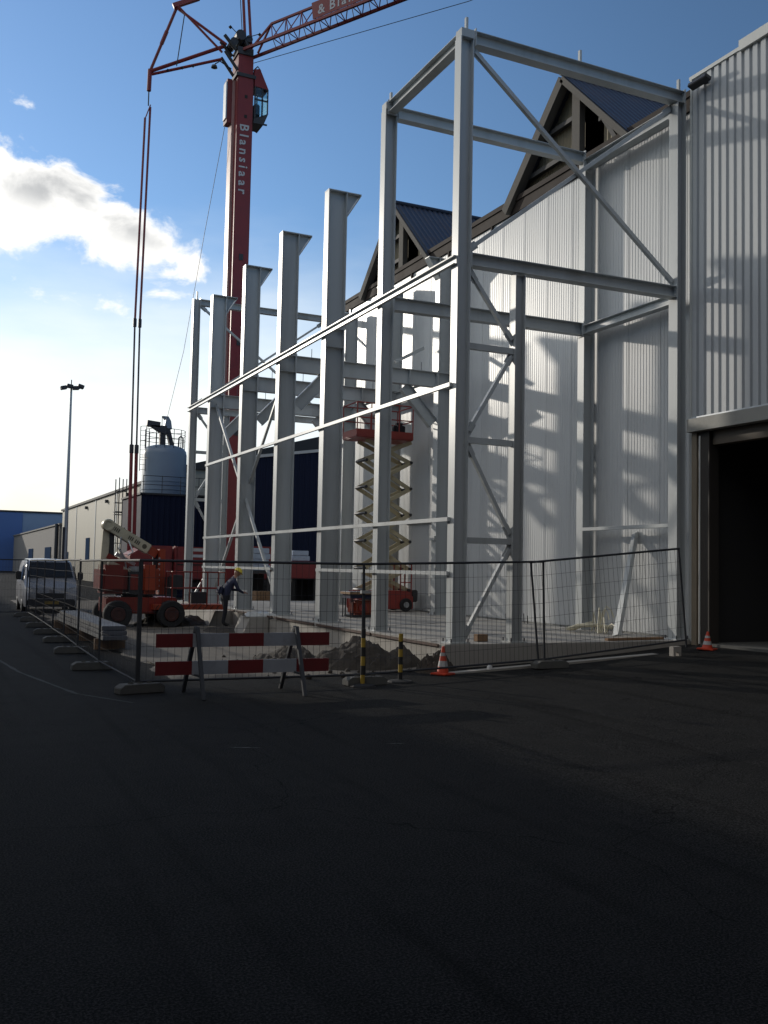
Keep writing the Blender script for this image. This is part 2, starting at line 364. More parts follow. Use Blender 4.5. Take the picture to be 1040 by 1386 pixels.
def tag(o, label, cat, group=None):
    o['label'] = label; o['category'] = cat
    if group: o['group'] = group
    return o
def thing(name, loc, label, cat, group=None, local=False):
    o = bpy.data.objects.new(name, None); COL.objects.link(o); o.location = loc
    o.empty_display_size = 0.2
    ORIGIN[o.name] = Vector() if local else Vector(loc)
    return tag(o, label, cat, group)
def structure(o): o['kind'] = 'structure'; return o
def copy_tree(o, parent=None, data=None):
    c = o.copy(); COL.objects.link(c); c.parent = parent
    ORIGIN[c.name] = ORIGIN.get(o.name, Vector())
    for ch in o.children: copy_tree(ch, c)
    return c
def text(name, body, size, m, parent, origin, xdir, ydir, depth=0.006, gap=0.2):
    """flat letters, each a mesh of its own, set out from origin along xdir"""
    x = Vector(xdir).normalized(); y = Vector(ydir).normalized(); z = x.cross(y)
    o0 = ORIGIN.get(parent.name, Vector()); cur = 0.0
    for chr_ in body:
        if chr_ == ' ':
            cur += size*0.22; continue
        cu = bpy.data.curves.new(name, 'FONT'); cu.body = chr_; cu.size = size; cu.extrude = depth; cu.resolution_u = 2; cu.offset = size*0.016
        tmp = bpy.data.objects.new(name+'_tmp', cu); COL.objects.link(tmp)
        dg = bpy.context.evaluated_depsgraph_get(); me = bpy.data.meshes.new_from_object(tmp.evaluated_get(dg))
        bpy.data.objects.remove(tmp); me.materials.clear(); me.materials.append(m); me.name = name
        lo = min(v.co.x for v in me.vertices); hi = max(v.co.x for v in me.vertices)
        for v in me.vertices:
            v.co = Vector(origin)-o0 + x*(cur+v.co.x-lo) + y*v.co.y + z*v.co.z
        cur += hi-lo+gap
        o = bpy.data.objects.new(name, me); COL.objects.link(o); o.parent = parent; ORIGIN[o.name] = o0
def gz(x, y):
    """height of the yard: it climbs gently to the doorway of the hall"""
    t = min(max((x-4)/11.5, 0), 1); h = 0.5*t**2.4
    s = min(max((y-18)/8, 0), 1); s = s*s*(3-2*s)
    return h*(1-s)

# ================================================================== THE SETTING
def axis(segs):
    out = []
    for a, b, n in segs: out += [a+(b-a)*i/n for i in range(n)]
    return out+[segs[-1][1]]
xs = axis([(-400,-60,4),(-60,0,6),(0,4,4),(4,16,24),(16,60,6),(60,500,5)])
ys = axis([(-120,0,6),(0,14,7),(14,18,4),(18,26,8),(26,80,6),(80,700,8)])
g = MB()
g.add([(x, y, gz(x, y)) for y in ys for x in xs], [(j*len(xs)+i, j*len(xs)+i+1, (j+1)*len(xs)+i+1, (j+1)*len(xs)+i) for j in range(len(ys)-1) for i in range(len(xs)-1)])
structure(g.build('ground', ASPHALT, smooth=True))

# trodden sand inside the fence
def patch(name, m, x0, x1, y0, y1, nx, ny, lift, amp, edge=0.4):
    vs = []; fs = []
    for j in range(ny+1):
        for i in range(nx+1):
            x = x0+(x1-x0)*i/nx; y = y0+(y1-y0)*j/ny
            if i in (0, nx) or j in (0, ny):
                x += (noise.noise((x*0.9, y*0.9, 4))) * edge * (0 if i == nx else 1); y += noise.noise((x*0.9, y*0.9, 9)) * edge
            e = min(i, nx-i, j, ny-j)
            z = gz(x, y) + (lift + amp*(0.5+noise.noise((x*0.7, y*0.7, 2)) + 0.4*noise.noise((x*2.5, y*2.5, 5))) if e else -0.02)
            vs.append((x, y, z))
    fs = [(j*(nx+1)+i, j*(nx+1)+i+1, (j+1)*(nx+1)+i+1, (j+1)*(nx+1)+i) for j in range(ny) for i in range(nx)]
    return MB().add(vs, fs).build(name, m, smooth=True)
structure(patch('sand_ground', SAND, 3.9, 9.05, 16.4, 52, 26, 120, 0.012, 0.035))

# concrete base of the new bay
sl = MB()
sl.box((9.02, 16.38, -0.3), (15.28, 38.6, 0.53))
slab = structure(sl.build('concrete_slab', CONC, bevel=0.02))
# thin mortar strips left along the slab edge
for i in range(4):
    y0 = 17.0+i*5.1
    MB().box((9.06, y0, 0.531), (9.20, y0+4.6, 0.545)).build('screed_strip', CONC, slab)
MB().cbox((11.0, 15.75, gz(11.0, 15.75)+0.02), (5.2, 0.20, 0.05), 0.02, ('Y', -0.05)).build('kerb_board', CONC, slab)

for i, (y0, y1) in enumerate(((16.6, 19.6), (19.7, 23.0), (23.2, 26.2), (26.4, 29.9), (30.2, 34.0))):
    MB().cbox((8.99, (y0+y1)/2, 0.50+0.006*i), (0.035, y1-y0, 0.05), 0.004*(-1)**i).build('formwork_board', mat('wet formwork timber', (0.085, 0.05, 0.038), 0.8, 0, 0.3, 5), slab)
# ------------------------------------------------------------------ white panelled hall
hall = thing('panelled_hall', (15.4, 26, 0), 'long white ribbed panel hall with brown fascia and sawtooth gables behind the steel frame', 'building')
Z0, Z1 = 0.56, 12.40
def panel_mesh(w):
    n = 11; prof = []
    pitch = w/n
    prof.append((0.012, 0.0)); prof.append((0.0, 0.012))
    for i in range(n):
        a = i*pitch
        prof += [(0.0, a+pitch*0.30 if i else a+0.03), (0.007, a+pitch*0.38+(0.012 if not i else 0)), (0.007, a+pitch*0.58), (0.0, a+pitch*0.66)]
    prof += [(0.0, w-0.012), (0.012, w-0.006)]
    m = MB(); k = len(prof)
    m.add([(15.30+p[0], -p[1], Z0) for p in prof]+[(15.30+p[0], -p[1], Z1) for p in prof], [(i, i+1, k+i+1, k+i) for i in range(k-1)])
    m.add([(15.312,0,Z0),(15.312,-w+0.006,Z0),(15.312,-w+0.006,Z1),(15.312,0,Z1),(15.40,0,Z0),(15.40,-w+0.006,Z0),(15.40,-w+0.006,Z1),(15.40,0,Z1)], [(4,5,6,7),(0,4,7,3),(1,2,6,5),(3,7,6,2),(0,1,5,4)])
    return m
PW = 1.15
pm = panel_mesh(PW)
first = None
for i in range(17):
    yv = 36.05-i*PW
    if first is None:
        sh = MB(); sh.v = [p+Vector((0, yv, 0)) for p in pm.v]; sh.f = pm.f
        first = sh.build('wall_panel', PANEL, hall)
    else:
        c = first.copy(); COL.objects.link(c); c.location = (0, -i*PW, 0); ORIGIN[c.name] = Vector(hall.location)
MB().box((15.33, 16.4, 0.53), (15.42, 36.05, 0.562)).build('base_trim', FLASH, hall)
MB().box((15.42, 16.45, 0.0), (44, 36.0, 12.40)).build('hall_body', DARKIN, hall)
MB().box((15.25, 36.055, 0.0), (44, 36.16, 12.4)).build('end_wall', PANEL, hall)
fa = MB(); fa.box((15.24, 16.35, 12.405), (15.5, 36.6, 12.72)); fa.box((15.20, 16.35, 12.72), (15.6, 36.6, 12.86))
fa.build('fascia', BROWN, hall)
MB().box((15.55, 16.3, 12.60), (44, 36.6, 12.78)).build('flat_roof', DARKROOF, hall)
for i in range(4):
    MB().box((15.22, 25.1+i*2.7, 12.20), (15.29, 25.17+i*2.7, 12.40)).build('gutter_bracket', BROWN, hall)

def corr_sheet(m, a, b, ext, pitch, amp):
    """corrugated sheet: from edge a-b (running along x) down by ext; ribs run down the slope"""
    a = Vector(a); b = Vector(b); ext = Vector(ext); L = (b-a).length; d = (b-a).normalized(); nrm = d.cross(ext).normalized()
    n = int(L/pitch); vs = []
    for i in range(n):
        for t, h in ((0.0, 0), (0.35, 0), (0.5, amp), (0.85, amp)):
            p = a+d*((i+t)*pitch)+nrm*h; vs += [p, p+ext]
    fs = [(2*i, 2*i+1, 2*i+3, 2*i+2) for i in range(len(vs)//2-1)]
    return m.add(vs, fs)
def gable(yc):
    zb, zt, hw = 12.86, 15.42, 2.62
    x0, x1 = 15.28, 43.0
    gb = MB(); corr_sheet(gb, (x0-0.15, yc, zt), (x1, yc, zt), (0, -hw-0.25, -(zt-zb)*(hw+0.25)/hw), 0.21, 0.035)
    rf = gb.build('roof_slope', ROOFBLUE, hall)
    gb = MB(); corr_sheet(gb, (x1, yc, zt), (x0-0.15, yc, zt), (0, hw+0.25, -(zt-zb)*(hw+0.25)/hw), 0.21, 0.035)
    gb.build('roof_slope', ROOFBLUE, hall)
    MB().tube((x0-0.2, yc, zt+0.03), (x1, yc, zt+0.03), 0.075, 8).build('ridge_cap', ROOFBLUE, rf)
    # pale verge boards down both edges
    for s in (-1, 1):
        MB().bar((x0-0.10, yc, zt-0.14), (x0-0.10, yc+s*(hw+0.2), zb-0.34), 0.20, 0.30 if s > 0 else 0.16, up=(0, 0, 1)).build('verge_board', WEATHERED, hall)
        MB().bar((x0+0.02, yc+s*0.06, zt-0.22), (x0+0.02, yc+s*(hw-0.25), zb-0.02), 0.10, 0.14, up=(0, 0, 1)).build('rafter', WEATHERED, hall)
    # concrete post and braces
    MB().box((x0-0.02, yc-0.62, zb-0.05), (x0+0.16, yc-0.28, zt-0.62)).build('gable_post', WEATHERED, hall)
    MB().bar((x0+0.1, yc-1.05, zt-1.15), (x0+0.1, yc-2.05, zb-0.02), 0.08, 0.12).build('gable_brace', DARKROOF, hall)
    for z in (zb+0.35, zb+1.25):
        w = hw*(zt-z)/(zt-zb)
        MB().box((x0+0.06, yc-0.28, z), (x0+0.2, yc+w-0.12, z+0.13)).build('gable_rail', DARKROOF, hall)
    z = zb+0.75; w = hw*(zt-z)/(zt-zb)
    MB().box((x0+0.06, yc-w+0.15, z), (x0+0.2, yc-1.32, z+0.10)).build('gable_rail', DARKROOF, hall)
    # sheeted infill either side of the dark opening
    def infill(ya, yb):
        n = max(2, int(abs(yb-ya)/0.075)); vs = []
        for i in range(n+1):
            y = ya+(yb-ya)*i/n; zz = zt-0.10-(zt-zb)*abs(y-yc)/hw; xx = x0+0.26+(0.03 if i % 2 else 0)
            vs += [(xx, y, zb-0.05), (xx, y, max(zz, zb))]
        MB().add(vs, [(2*i, 2*i+2, 2*i+3, 2*i+1) for i in range(n)]).build('gable_sheet', TANSHEET, hall)
    infill(yc+hw-0.05, yc-0.5); infill(yc-1.30, yc-hw+0.05)
for yc in (21.4, 31.95): gable(yc)

# ------------------------------------------------------------------ corrugated hall with the big doorway
ch = thing('corrugated_hall', (15.1, 10, 0), 'silver corrugated steel hall with dark open roller doorway beside the white wall', 'building')
def clad(y0, y1, z0, z1, x=15.0, pitch=0.217, amp=0.045):
    n = int(round((y0-y1)/pitch)); vs = []
    for i in range(n):
        for t, h in ((0, 0), (0.58, 0), (0.68, amp), (0.90, amp)):
            y = y0-(i+t)*pitch; vs += [(x+h, y, z0), (x+h, y, z1)]
    vs += [(x, y0-n*pitch, z0), (x, y0-n*pitch, z1)]
    return MB().add(vs, [(2*i, 2*i+1, 2*i+3, 2*i+2) for i in range(len(vs)//2-1)])
clad(16.28, -26.0, 5.36, 12.92).build('cladding', CORR, ch)
clad(8.8, -26.0, 0.2, 5.355).build('cladding', CORR, ch)
MB().box((14.975, 16.28, 5.30), (15.06, 16.33, 12.95)).build('corner_trim', FLASH, ch)
MB().box((14.93, -26, 12.86), (15.2, 14.86, 13.08)).build('roof_flashing', FLASH, ch)
MB().box((14.97, 14.87, 12.90), (15.2, 16.36, 12.98)).build('roof_flashing', FLASH, ch)
HEADER = mat('dull grey header', (0.27, 0.265, 0.24), 0.6, 0, 0.12, 2, dirt=(0.15, 0.14, 0.12), dirt_amt=0.6)
MB().box((14.86, 8.6, 5.02), (15.10, 16.30, 5.30)).build('door_header', HEADER, ch)
MB().box((14.93, 8.6, 5.304), (15.05, 16.30, 5.345)).build('drip_flashing', GALV, ch)
MB().box((14.98, 16.12, 0.36), (15.10, 16.27, 5.015)).build('door_jamb', mat('tan jamb', (0.20, 0.165, 0.12), 0.7, 0, 0.2, 3), ch)
MB().box((15.03, 15.80, 0.36), (15.30, 16.11, 5.015)).build('door_frame', mat('dark door frame', (0.035, 0.03, 0.026), 0.7), ch)
MB().tube((14.86, 15.90, 0.5), (14.86, 15.90, 4.9), 0.018, 8).build('door_guide', FLASH, ch)
MB().box((15.0, 8.6, 0.36), (15.3, 9.0, 5.015)).build('door_jamb', FLASH, ch)
MB().box((15.12, 8.6, 4.72), (15.34, 15.79, 5.01)).build('roller_box', DOORFRAME, ch)
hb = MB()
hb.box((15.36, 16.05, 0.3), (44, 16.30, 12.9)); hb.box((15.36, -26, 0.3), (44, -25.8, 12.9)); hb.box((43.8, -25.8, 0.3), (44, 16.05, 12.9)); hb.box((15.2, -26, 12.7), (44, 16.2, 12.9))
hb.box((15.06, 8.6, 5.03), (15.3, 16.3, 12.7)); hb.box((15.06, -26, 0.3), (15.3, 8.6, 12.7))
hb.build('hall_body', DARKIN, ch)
MB().box((15.02, -25.8, 0.3), (43.8, 16.05, 0.505)).build('hall_floor', DARKCONC, ch)
MB().box((17.2, 15.2, 0.51), (17.4, 15.9, 2.8)).build('stored_board', DOORFRAME, ch)
# downpipe in the corner
MB().tube((15.12, 16.42, 0.5), (15.12, 16.42, 12.4), 0.055, 10).build('downpipe', FLASH, ch, smooth=True)
# flood lamp below the eave
fl = MB(); fl.cbox((14.80, 15.86, 12.62), (0.18, 0.55, 0.10), 0, ('Y', 0.35)); fl.build('flood_lamp', DARKM, ch, bevel=0.015)
MB().box((14.85, 15.8, 12.62), (15.0, 15.9, 12.70)).build('lamp_bracket', DARKM, ch)

# ------------------------------------------------------------------ steel frame of the new bay
fr = thing('steel_frame', (9.3, 16.7, 0.53), 'open grey primed steel skeleton of columns, girts and braces on concrete slab', 'steel frame')
ZS = 0.53
def base_plate(x0, x1, y0, y1, col):
    MB().box((x0-0.07, y0-0.07, ZS+0.002), (x1+0.07, y1+0.07, ZS+0.03)).build('base_plate', STEEL, col)
    for bx in (x0-0.035, x1+0.035):
        for by in (y0-0.035, y1+0.035):
            MB().tube((bx, by, ZS+0.03), (bx, by, ZS+0.10), 0.014, 6).build('anchor_bolt', BOLT, col)
def column(x0, x1, y0, y1, z1, tf=0.018, tw=0.012, z0=ZS+0.03):
    xc = (x0+x1)/2; yc = (y0+y1)/2
    c = MB().ibeam((xc, yc, z0), (xc, yc, z1), x1-x0, y1-y0, tf, tw, up=(1, 0, 0)).build('column', STEEL, fr)
    base_plate(x0, x1, y0, y1, c)
    return c
def stub(x, y, z, p):
    MB().bar((x, y, z), (x, y, z+0.30), 0.05, 0.07).build('lifting_lug', STEEL, p)
YA, YB, YC, YD, YE, YF, YG = 16.50, 20.00, 23.45, 27.10, 30.78, 34.80, 37.70
SW = 0.25
colA = column(9.24, 9.54, YA, YA+SW, 12.56); stub(9.42, YA+0.12, 12.72, colA)
colB = column(9.24, 9.54, YB, YB+SW, 12.56); stub(9.42, YB+0.12, 12.72, colB)
colG = column(9.24, 9.52, YG, YG+SW, 12.45); stub(9.40, YG+0.12, 12.45, colG)
colM = column(10.60, 10.84, YA+0.02, YA+0.24, 7.95)
colN = column(14.88, 15.20, YB-0.0, YB+0.26, 12.45)
colO = column(14.76, 15.00, YA-0.02, YA+0.26, 12.45)
colM2 = column(10.60, 10.84, YG+0.02, YG+0.24, 7.95)
colP = column(14.78, 15.06, YG, YG+SW, 12.40)
DX0, DX1, IX0, IX1, ZP = 9.24, 9.77, 14.54, 15.06, 11.86
def portal_column(x0, x1, y, side, z1=ZP):
    c = column(x0, x1, y, y+0.30, z1, 0.022, 0.014)
    hx = x1 if side > 0 else x0
    yc = y+0.15
    # haunch: top plate, triangular web, sloping flange
    MB().box((min(hx, hx+side*0.40), y, z1), (max(hx, hx+side*0.40), y+0.30, z1+0.022)).build('haunch_plate', STEEL, c)
    MB().box((min(x0, x1)-0.004, y-0.004, z1+0.0005), (max(x0, x1)+0.004, y+0.304, z1+0.024)).build('top_plate', STEEL, c)
    MB().prism([(hx+side*0.002, yc-0.008, z1-0.001), (hx+side*0.38, yc-0.008, z1-0.001), (hx+side*0.002, yc-0.008, z1-0.62)], (0, 0.016, 0)).build('haunch_web', STEEL, c)
    MB().bar((hx+side*0.40, yc, z1-0.012), (hx+side*0.006, yc, z1-0.64), 0.30, 0.018, up=(side, 0, 0.6)).build('haunch_flange', STEEL, c)
    for yy in (y+0.02, y+0.168):
        MB().box((x0+0.024, yy, 8.18), (x1-0.024, yy+0.11, 8.195)).build('stiffener', STEEL, c)
        MB().box((x0+0.024, yy, 7.70), (x1-0.024, yy+0.11, 7.715)).build('stiffener', STEEL, c)
    return c
for y in (YC, YD, YE, YF): portal_column(DX0, DX1, y, 1)
for y in (YD, YE, YF): portal_column(IX0, IX1, y, -1)
MB().box((14.48, YD-0.01, 2.86), (14.535, YD+0.31, 3.0)).build('clamp_plate', STEEL, fr)

def beam(p0, p1, d, b, tf=0.014, tw=0.010, name='beam'):
    o = MB().ibeam(p0, p1, d, b, tf, tw).build(name, STEEL, fr)
    a_, c_ = Vector(p0), Vector(p1); dr = (c_-a_).normalized(); sd_ = dr.cross(Vector((0, 0, 1))).normalized()
    for e, s_ in ((a_, 1), (c_, -1)):
        pl_ = MB().bar(e+dr*s_*0.003, e+dr*s_*0.022, b+0.03, d+0.09)
        for u in (-0.32, 0.32):
            for w_ in (-0.3, 0.3): pl_.tube(e+dr*s_*0.022+sd_*(u*b)+Vector((0, 0, w_*d)), e+dr*s_*0.05+sd_*(u*b)+Vector((0, 0, w_*d)), 0.017, 6)
        pl_.build('end_plate', STEEL, o)
    return o
ya, yb, yg = YA+0.12, YB+0.12, YG+0.12
zt = 12.60
L1 = beam((9.56, ya, zt), (15.0, ya, zt), 0.27, 0.24); 
for x in (12.2, 14.9): stub(x, ya, zt+0.135, L1)
MB().box((9.25, ya-0.12, 12.56), (9.56, ya+0.12, 12.73)).build('cap_block', STEEL, fr)
MB().box((9.25, yb-0.12, 12.56), (9.56, yb+0.12, 12.73)).build('cap_block', STEEL, fr)
beam((9.40, ya+0.125, zt), (9.40, yb-0.125, zt), 0.25, 0.22)
bt = beam((9.56, yb, zt-0.06), (14.90, yb, zt-0.06), 0.27, 0.22)
beam((14.92, ya+0.17, 12.33), (14.92, yb-0.15, 12.33), 0.24, 0.24)
# middle level
beam((9.54, ya, 8.09), (14.78, ya, 8.16), 0.25, 0.24)
beam((9.54, yb, 8.04), (14.88, yb, 8.10), 0.30, 0.22)
beam((14.92, ya+0.15, 8.06), (14.92, yb-0.15, 8.06), 0.22, 0.22)
MB().box((14.80, ya+0.15, 2.98), (14.95, yb-0.15, 3.06)).build('angle_rail', STEEL, fr)
# far end frame
beam((9.52, yg, 12.33), (14.78, yg, 12.33), 0.24, 0.22)
beam((9.52, yg, 8.02), (14.78, yg, 8.02), 0.24, 0.22)
def brace(p0, p1, w=0.09):
    o = MB().bar(p0, p1, w, w*0.9).build('brace', STEEL, fr)
    d = (Vector(p1)-Vector(p0)).normalized()
    for p, s in ((Vector(p0), 1), (Vector(p1), -1)):
        MB().bar(p-d*s*0.10, p+d*s*0.20, 0.012, 0.16).build('gusset_plate', STEEL, o)
    return o
for (yy, zhi) in ((ya, 12.36), (yg, 12.15)):
    brace((9.62, yy, zhi), (14.72, yy, 8.40)); brace((14.72, yy+0.10, zhi-0.02), (9.62, yy+0.10, 8.36))
    for z in (6.37, 4.50, 2.53):
        MB().bar((9.545, yy, z), (10.60, yy, z), 0.10, 0.12).build('rail', STEEL, fr)
    for a, b in (((9.60, 7.84), (10.57, 6.60)), ((10.57, 6.28), (9.60, 4.68)), ((9.60, 4.36), (10.57, 2.68)), ((10.57, 2.38), (9.58, 0.68))):
        brace((a[0], yy, a[1]), (b[0], yy, b[1]), 0.085)
# girts along the open side
def girt(y0, y1, z, d=0.078, b=0.07, x=9.235):
    return MB().box((x-b, y0, z-d/2), (x-0.004, y1, z+d/2)).build('girt', STEEL, fr)
MB().channel((9.232, YG+0.2, 8.02), (9.232, YA+0.02, 8.02), 0.16, 0.08, 0.012).build('girt', STEEL, fr)
MB().box((9.15, YA+0.02, 8.103), (9.30, YG+0.2, 8.111)).build('girt_flange', STEEL, fr)
bays = [YA, YB, YC, YD, YE, YF]
for i in range(5):
    a, b = bays[i]+(SW if i < 2 else 0.30)*0.5, bays[i+1]+(SW if i < 1 else 0.30)*0.5
    girt(a+0.003, b-0.003, 5.57); girt(a+0.003, b-0.003, 2.93)
    if i != 2: girt(a+0.003, b-0.003, 1.88, 0.075)
# cross bracing in the second last open bay
brace((9.50, YF+0.0, 7.75), (9.50, YD+0.55, 1.05), 0.085); brace((9.62, YD+0.55, 7.7), (9.62, YF-0.05, 1.15), 0.085)
# floor beams between the portal columns with knee braces
def knee(p0, p1):
    return MB().ibeam(p0, p1, 0.36, 0.20, 0.014, 0.010).build('knee_brace', STEEL, fr)
for y in (YD, YE, YF):
    yc = y+0.15
    bm_ = beam((DX1+0.002, yc, 7.96), (IX0-0.002, yc, 7.96), 0.48, 0.24, 0.018, 0.012, 'floor_beam')
    for x in (10.3, 11.4, 12.9, 14.0):
        MB().tube((x, yc, 8.20), (x, yc, 8.48), 0.010, 6).build('shear_stud', BOLT, bm_)
    MB().box((13.55, yc-0.11, 7.74), (13.57, yc+0.11, 8.18)).build('stiffener', STEEL, bm_)
    knee((DX1+0.10, yc, 6.72), (10.75, yc, 7.66)); knee((IX0-0.10, yc, 6.55), (13.40, yc, 7.66))
# angle on the wall side, left unfinished
MB().bar((13.30, YD+0.6, 8.50), (14.30, YD+0.6, 9.05), 0.10, 0.10).build('loose_angle', STEEL, fr)
for i, (y0, y1) in enumerate(((YD+0.3, YE), (YE+0.3, YF))):
    MB().ibeam((IX0+0.3, y0+0.002, 7.97), (IX0+0.3, y1-0.002, 7.97), 0.3, 0.18).build('edge_beam', STEEL, fr)
MB().box((15.2, 28.6, 3.5), (15.292, 30.7, 3.56)).build('angle_rail', STEEL, fr)

# ------------------------------------------------------------------ neighbouring buildings
# warehouse west of the yard: its shadow covers the near asphalt
wh = thing('yard_warehouse', (-16, 10, 0), 'long grey warehouse west of the yard, left of the camera', 'building')
m = MB(); m.box((-30, -70, -0.1), (-9, 46.5, 9.60)); m.build('wall', GREYWALL, wh)
m = MB(); m.box((-30, 46.5, -0.1), (-9, 150, 8.35)); m.build('wall', GREYWALL, wh)
m = MB(); m.box((-30.2, -70.2, 9.60), (-8.95, 46.6, 9.64)); m.build('roof', DARKROOF, wh)
for i in range(5):
    MB().box((-9.0, -30+i*15, 0), (-8.94, -26+i*15, 4.2)).build('door', CORR, wh)

# unseen tall block added behind the camera to keep sky light off the yard
bs = thing('unseen_sky_blocker', (-5, -16, 0), 'tall dark brick block added unseen behind the camera to cut sky light', 'building')
BRICK = mat('dark brick', (0.075, 0.055, 0.045), 0.9, 0, 0.25, 3)
MB().box((-30, -30, -0.1), (14.6, -5.0, 16.4)).build('wall', BRICK, bs)
MB().box((-30.2, -30.2, 16.4), (14.7, -4.9, 16.6)).build('roof_edge', DARKROOF, bs)
for i in range(5):
    MB().box((-26+i*8, -4.99, 4.5), (-22+i*8, -4.93, 7.0)).build('window', GLASS, bs)

# navy hall at the far end
nv = thing('navy_hall', (20, 58, 0), 'navy ribbed hall with pale sloping verge behind the far end of the frame', 'building')
def ribbed(x, y0, y1, z0, z1, pitch=0.33, amp=0.04):
    n = int((y1-y0)/pitch); vs = []
    for i in range(n+1):
        for t, h in ((0, 0), (0.5, 0), (0.6, -amp), (0.9, -amp)):
            vs += [(x+h, y0+(i+t)*pitch, z0), (x+h, y0+(i+t)*pitch, z1)]
    return MB().add(vs, [(2*i, 2*i+1, 2*i+3, 2*i+2) for i in range(len(vs)//2-1)])
lb = thing('navy_annex', (14, 60, 0), 'low navy ribbed annex below the grey silo', 'building')
def ribbed_x(y, x0, x1, z0, z1, pitch=0.33, amp=0.04):
    n = int((x1-x0)/pitch); vs = []
    for i in range(n+1):
        for t, h in ((0, 0), (0.5, 0), (0.6, -amp), (0.9, -amp)):
            vs += [(x0+(i+t)*pitch, y+h, z0), (x0+(i+t)*pitch, y+h, z1)]
    return MB().add(vs, [(2*i, 2*i+1, 2*i+3, 2*i+2) for i in range(len(vs)//2-1)])
gx0, gx1, gy, gzl, gsl = 15.6, 24.0, 52.0, 7.80, 0.155
n_ = int((gx1-gx0)/0.33); vs = []
for i in range(n_+1):
    for t_, h_ in ((0, 0), (0.5, 0), (0.6, -0.04), (0.9, -0.04)):
        x_ = gx0+(i+t_)*0.33; vs += [(x_, gy+h_, 0), (x_, gy+h_, gzl+(x_-gx0)*gsl)]
MB().add(vs, [(2*i, 2*i+1, 2*i+3, 2*i+2) for i in range(len(vs)//2-1)]).build('cladding', NAVY, nv)
MB().prism([(gx0, gy+0.06, 0), (gx0, gy+0.06, gzl-0.02), (gx1, gy+0.06, gzl+(gx1-gx0)*gsl-0.02), (2*gx1-gx0, gy+0.06, gzl-0.02), (2*gx1-gx0, gy+0.06, 0)], (0, 5.3, 0)).build('hall_body', NAVY, nv)
MB().bar((gx0-0.1, gy-0.05, gzl+0.06), (gx1+0.1, gy-0.05, gzl+(gx1-gx0)*gsl+0.09), 0.10, 0.16).build('verge', FLASH, nv)
ribbed_x(57.6, 11.45, 17.6, 0, 6.0).build('cladding', NAVY, lb)
MB().box((11.4, 57.65, 0), (17.9, 63.5, 5.98)).build('annex_body', NAVY, lb)
MB().box((11.3, 57.5, 5.99), (18.0, 63.6, 6.10)).build('roof_edge', DARKROOF, lb)
for x in (11.5, 12.6, 13.7, 14.8, 15.9):
    MB().tube((x, 57.7, 6.10), (x, 57.7, 7.15), 0.022, 6).build('railing_post', DARKM, lb)
for z in (6.6, 7.12): MB().tube((11.5, 57.7, z), (15.9, 57.7, z), 0.02, 6).build('railing_bar', DARKM, lb)

si = thing('silo', (13.42, 61, 6.1), 'round grey blue silo with railed top and tipping chute above navy annex', 'silo')
R = 1.36
MB().lathe((13.42, 61, 0), [(R, 6.11), (R, 8.75), (R-0.04, 8.98), (R-0.22, 9.20), (R-0.6, 9.32), (0.0, 9.36)], 36).build('tank', SILO, si, smooth=True)
for z in (6.5, 7.0): MB().lathe((13.42, 61, 0), [(R+0.002, z), (R+0.03, z+0.01), (R+0.03, z+0.05), (R+0.002, z+0.06)], 36).build('band', SILO, si)
for k in range(14):
    a = 2*PI*k/14; x, y = 13.42+(R-0.12)*math.cos(a), 61+(R-0.12)*math.sin(a)
    MB().tube((x, y, 9.1), (x, y, 10.28), 0.022, 6).build('railing_post', DARKM, si)
for z in (9.65, 9.98, 10.27):
    MB().path([(13.42+(R-0.12)*math.cos(2*PI*k/28), 61+(R-0.12)*math.sin(2*PI*k/28), z) for k in range(29)], 0.018, 5).build('railing_bar', DARKM, si)
c = MB(); c.bar((12.15, 60.6, 10.62), (12.95, 60.6, 10.55), 0.5, 0.34); c.prism([(12.35, 60.35, 10.48), (13.35, 60.35, 10.52), (13.35, 60.35, 9.95), (13.05, 60.35, 10.05)], (0, 0.5, 0)); c.build('chute_trough', DARKM, si)
c = MB(); c.bar((13.12, 60.6, 9.3), (13.12, 60.6, 10.5), 0.3, 0.34); c.bar((13.75, 60.6, 9.25), (13.40, 60.6, 10.55), 0.26, 0.34); c.build('chute_leg', DARKM, si)
MB().prism([(13.2, 60.4, 10.35), (13.7, 60.4, 10.35), (13.62, 60.4, 10.85), (13.45, 60.4, 11.12), (13.1, 60.4, 11.12), (13.3, 60.4, 10.9)], (0, 0.4, 0)).build('hood', SILO, si)
MB().tube((13.08, 60.5, 10.45), (13.08, 60.5, 11.12), 0.02, 6).build('hood_stay', DARKM, si)
MB().path([(14.1, 60.3, 9.2), (14.12, 60.3, 9.8), (14.25, 60.3, 9.95), (14.37, 60.3, 9.8), (14.38, 60.3, 9.2)], 0.05, 6).build('vent_pipe', DARKM, si)
for x in (11.75, 12.1): MB().tube((x, 60.3, 7.6), (x, 60.3, 10.35), 0.022, 6).build('ladder_rail', DARKM, si)
for k in range(9): MB().tube((11.75, 60.3, 7.7+k*0.3), (12.1, 60.3, 7.7+k*0.3), 0.013, 5).build('rung', DARKM, si)
for z in (8.4, 9.4, 10.3): MB().path([(11.75, 60.3, z), (11.7, 59.85, z), (11.92, 59.65, z), (12.15, 59.85, z), (12.1, 60.3, z)], 0.016, 5).build('ladder_hoop', DARKM, si)

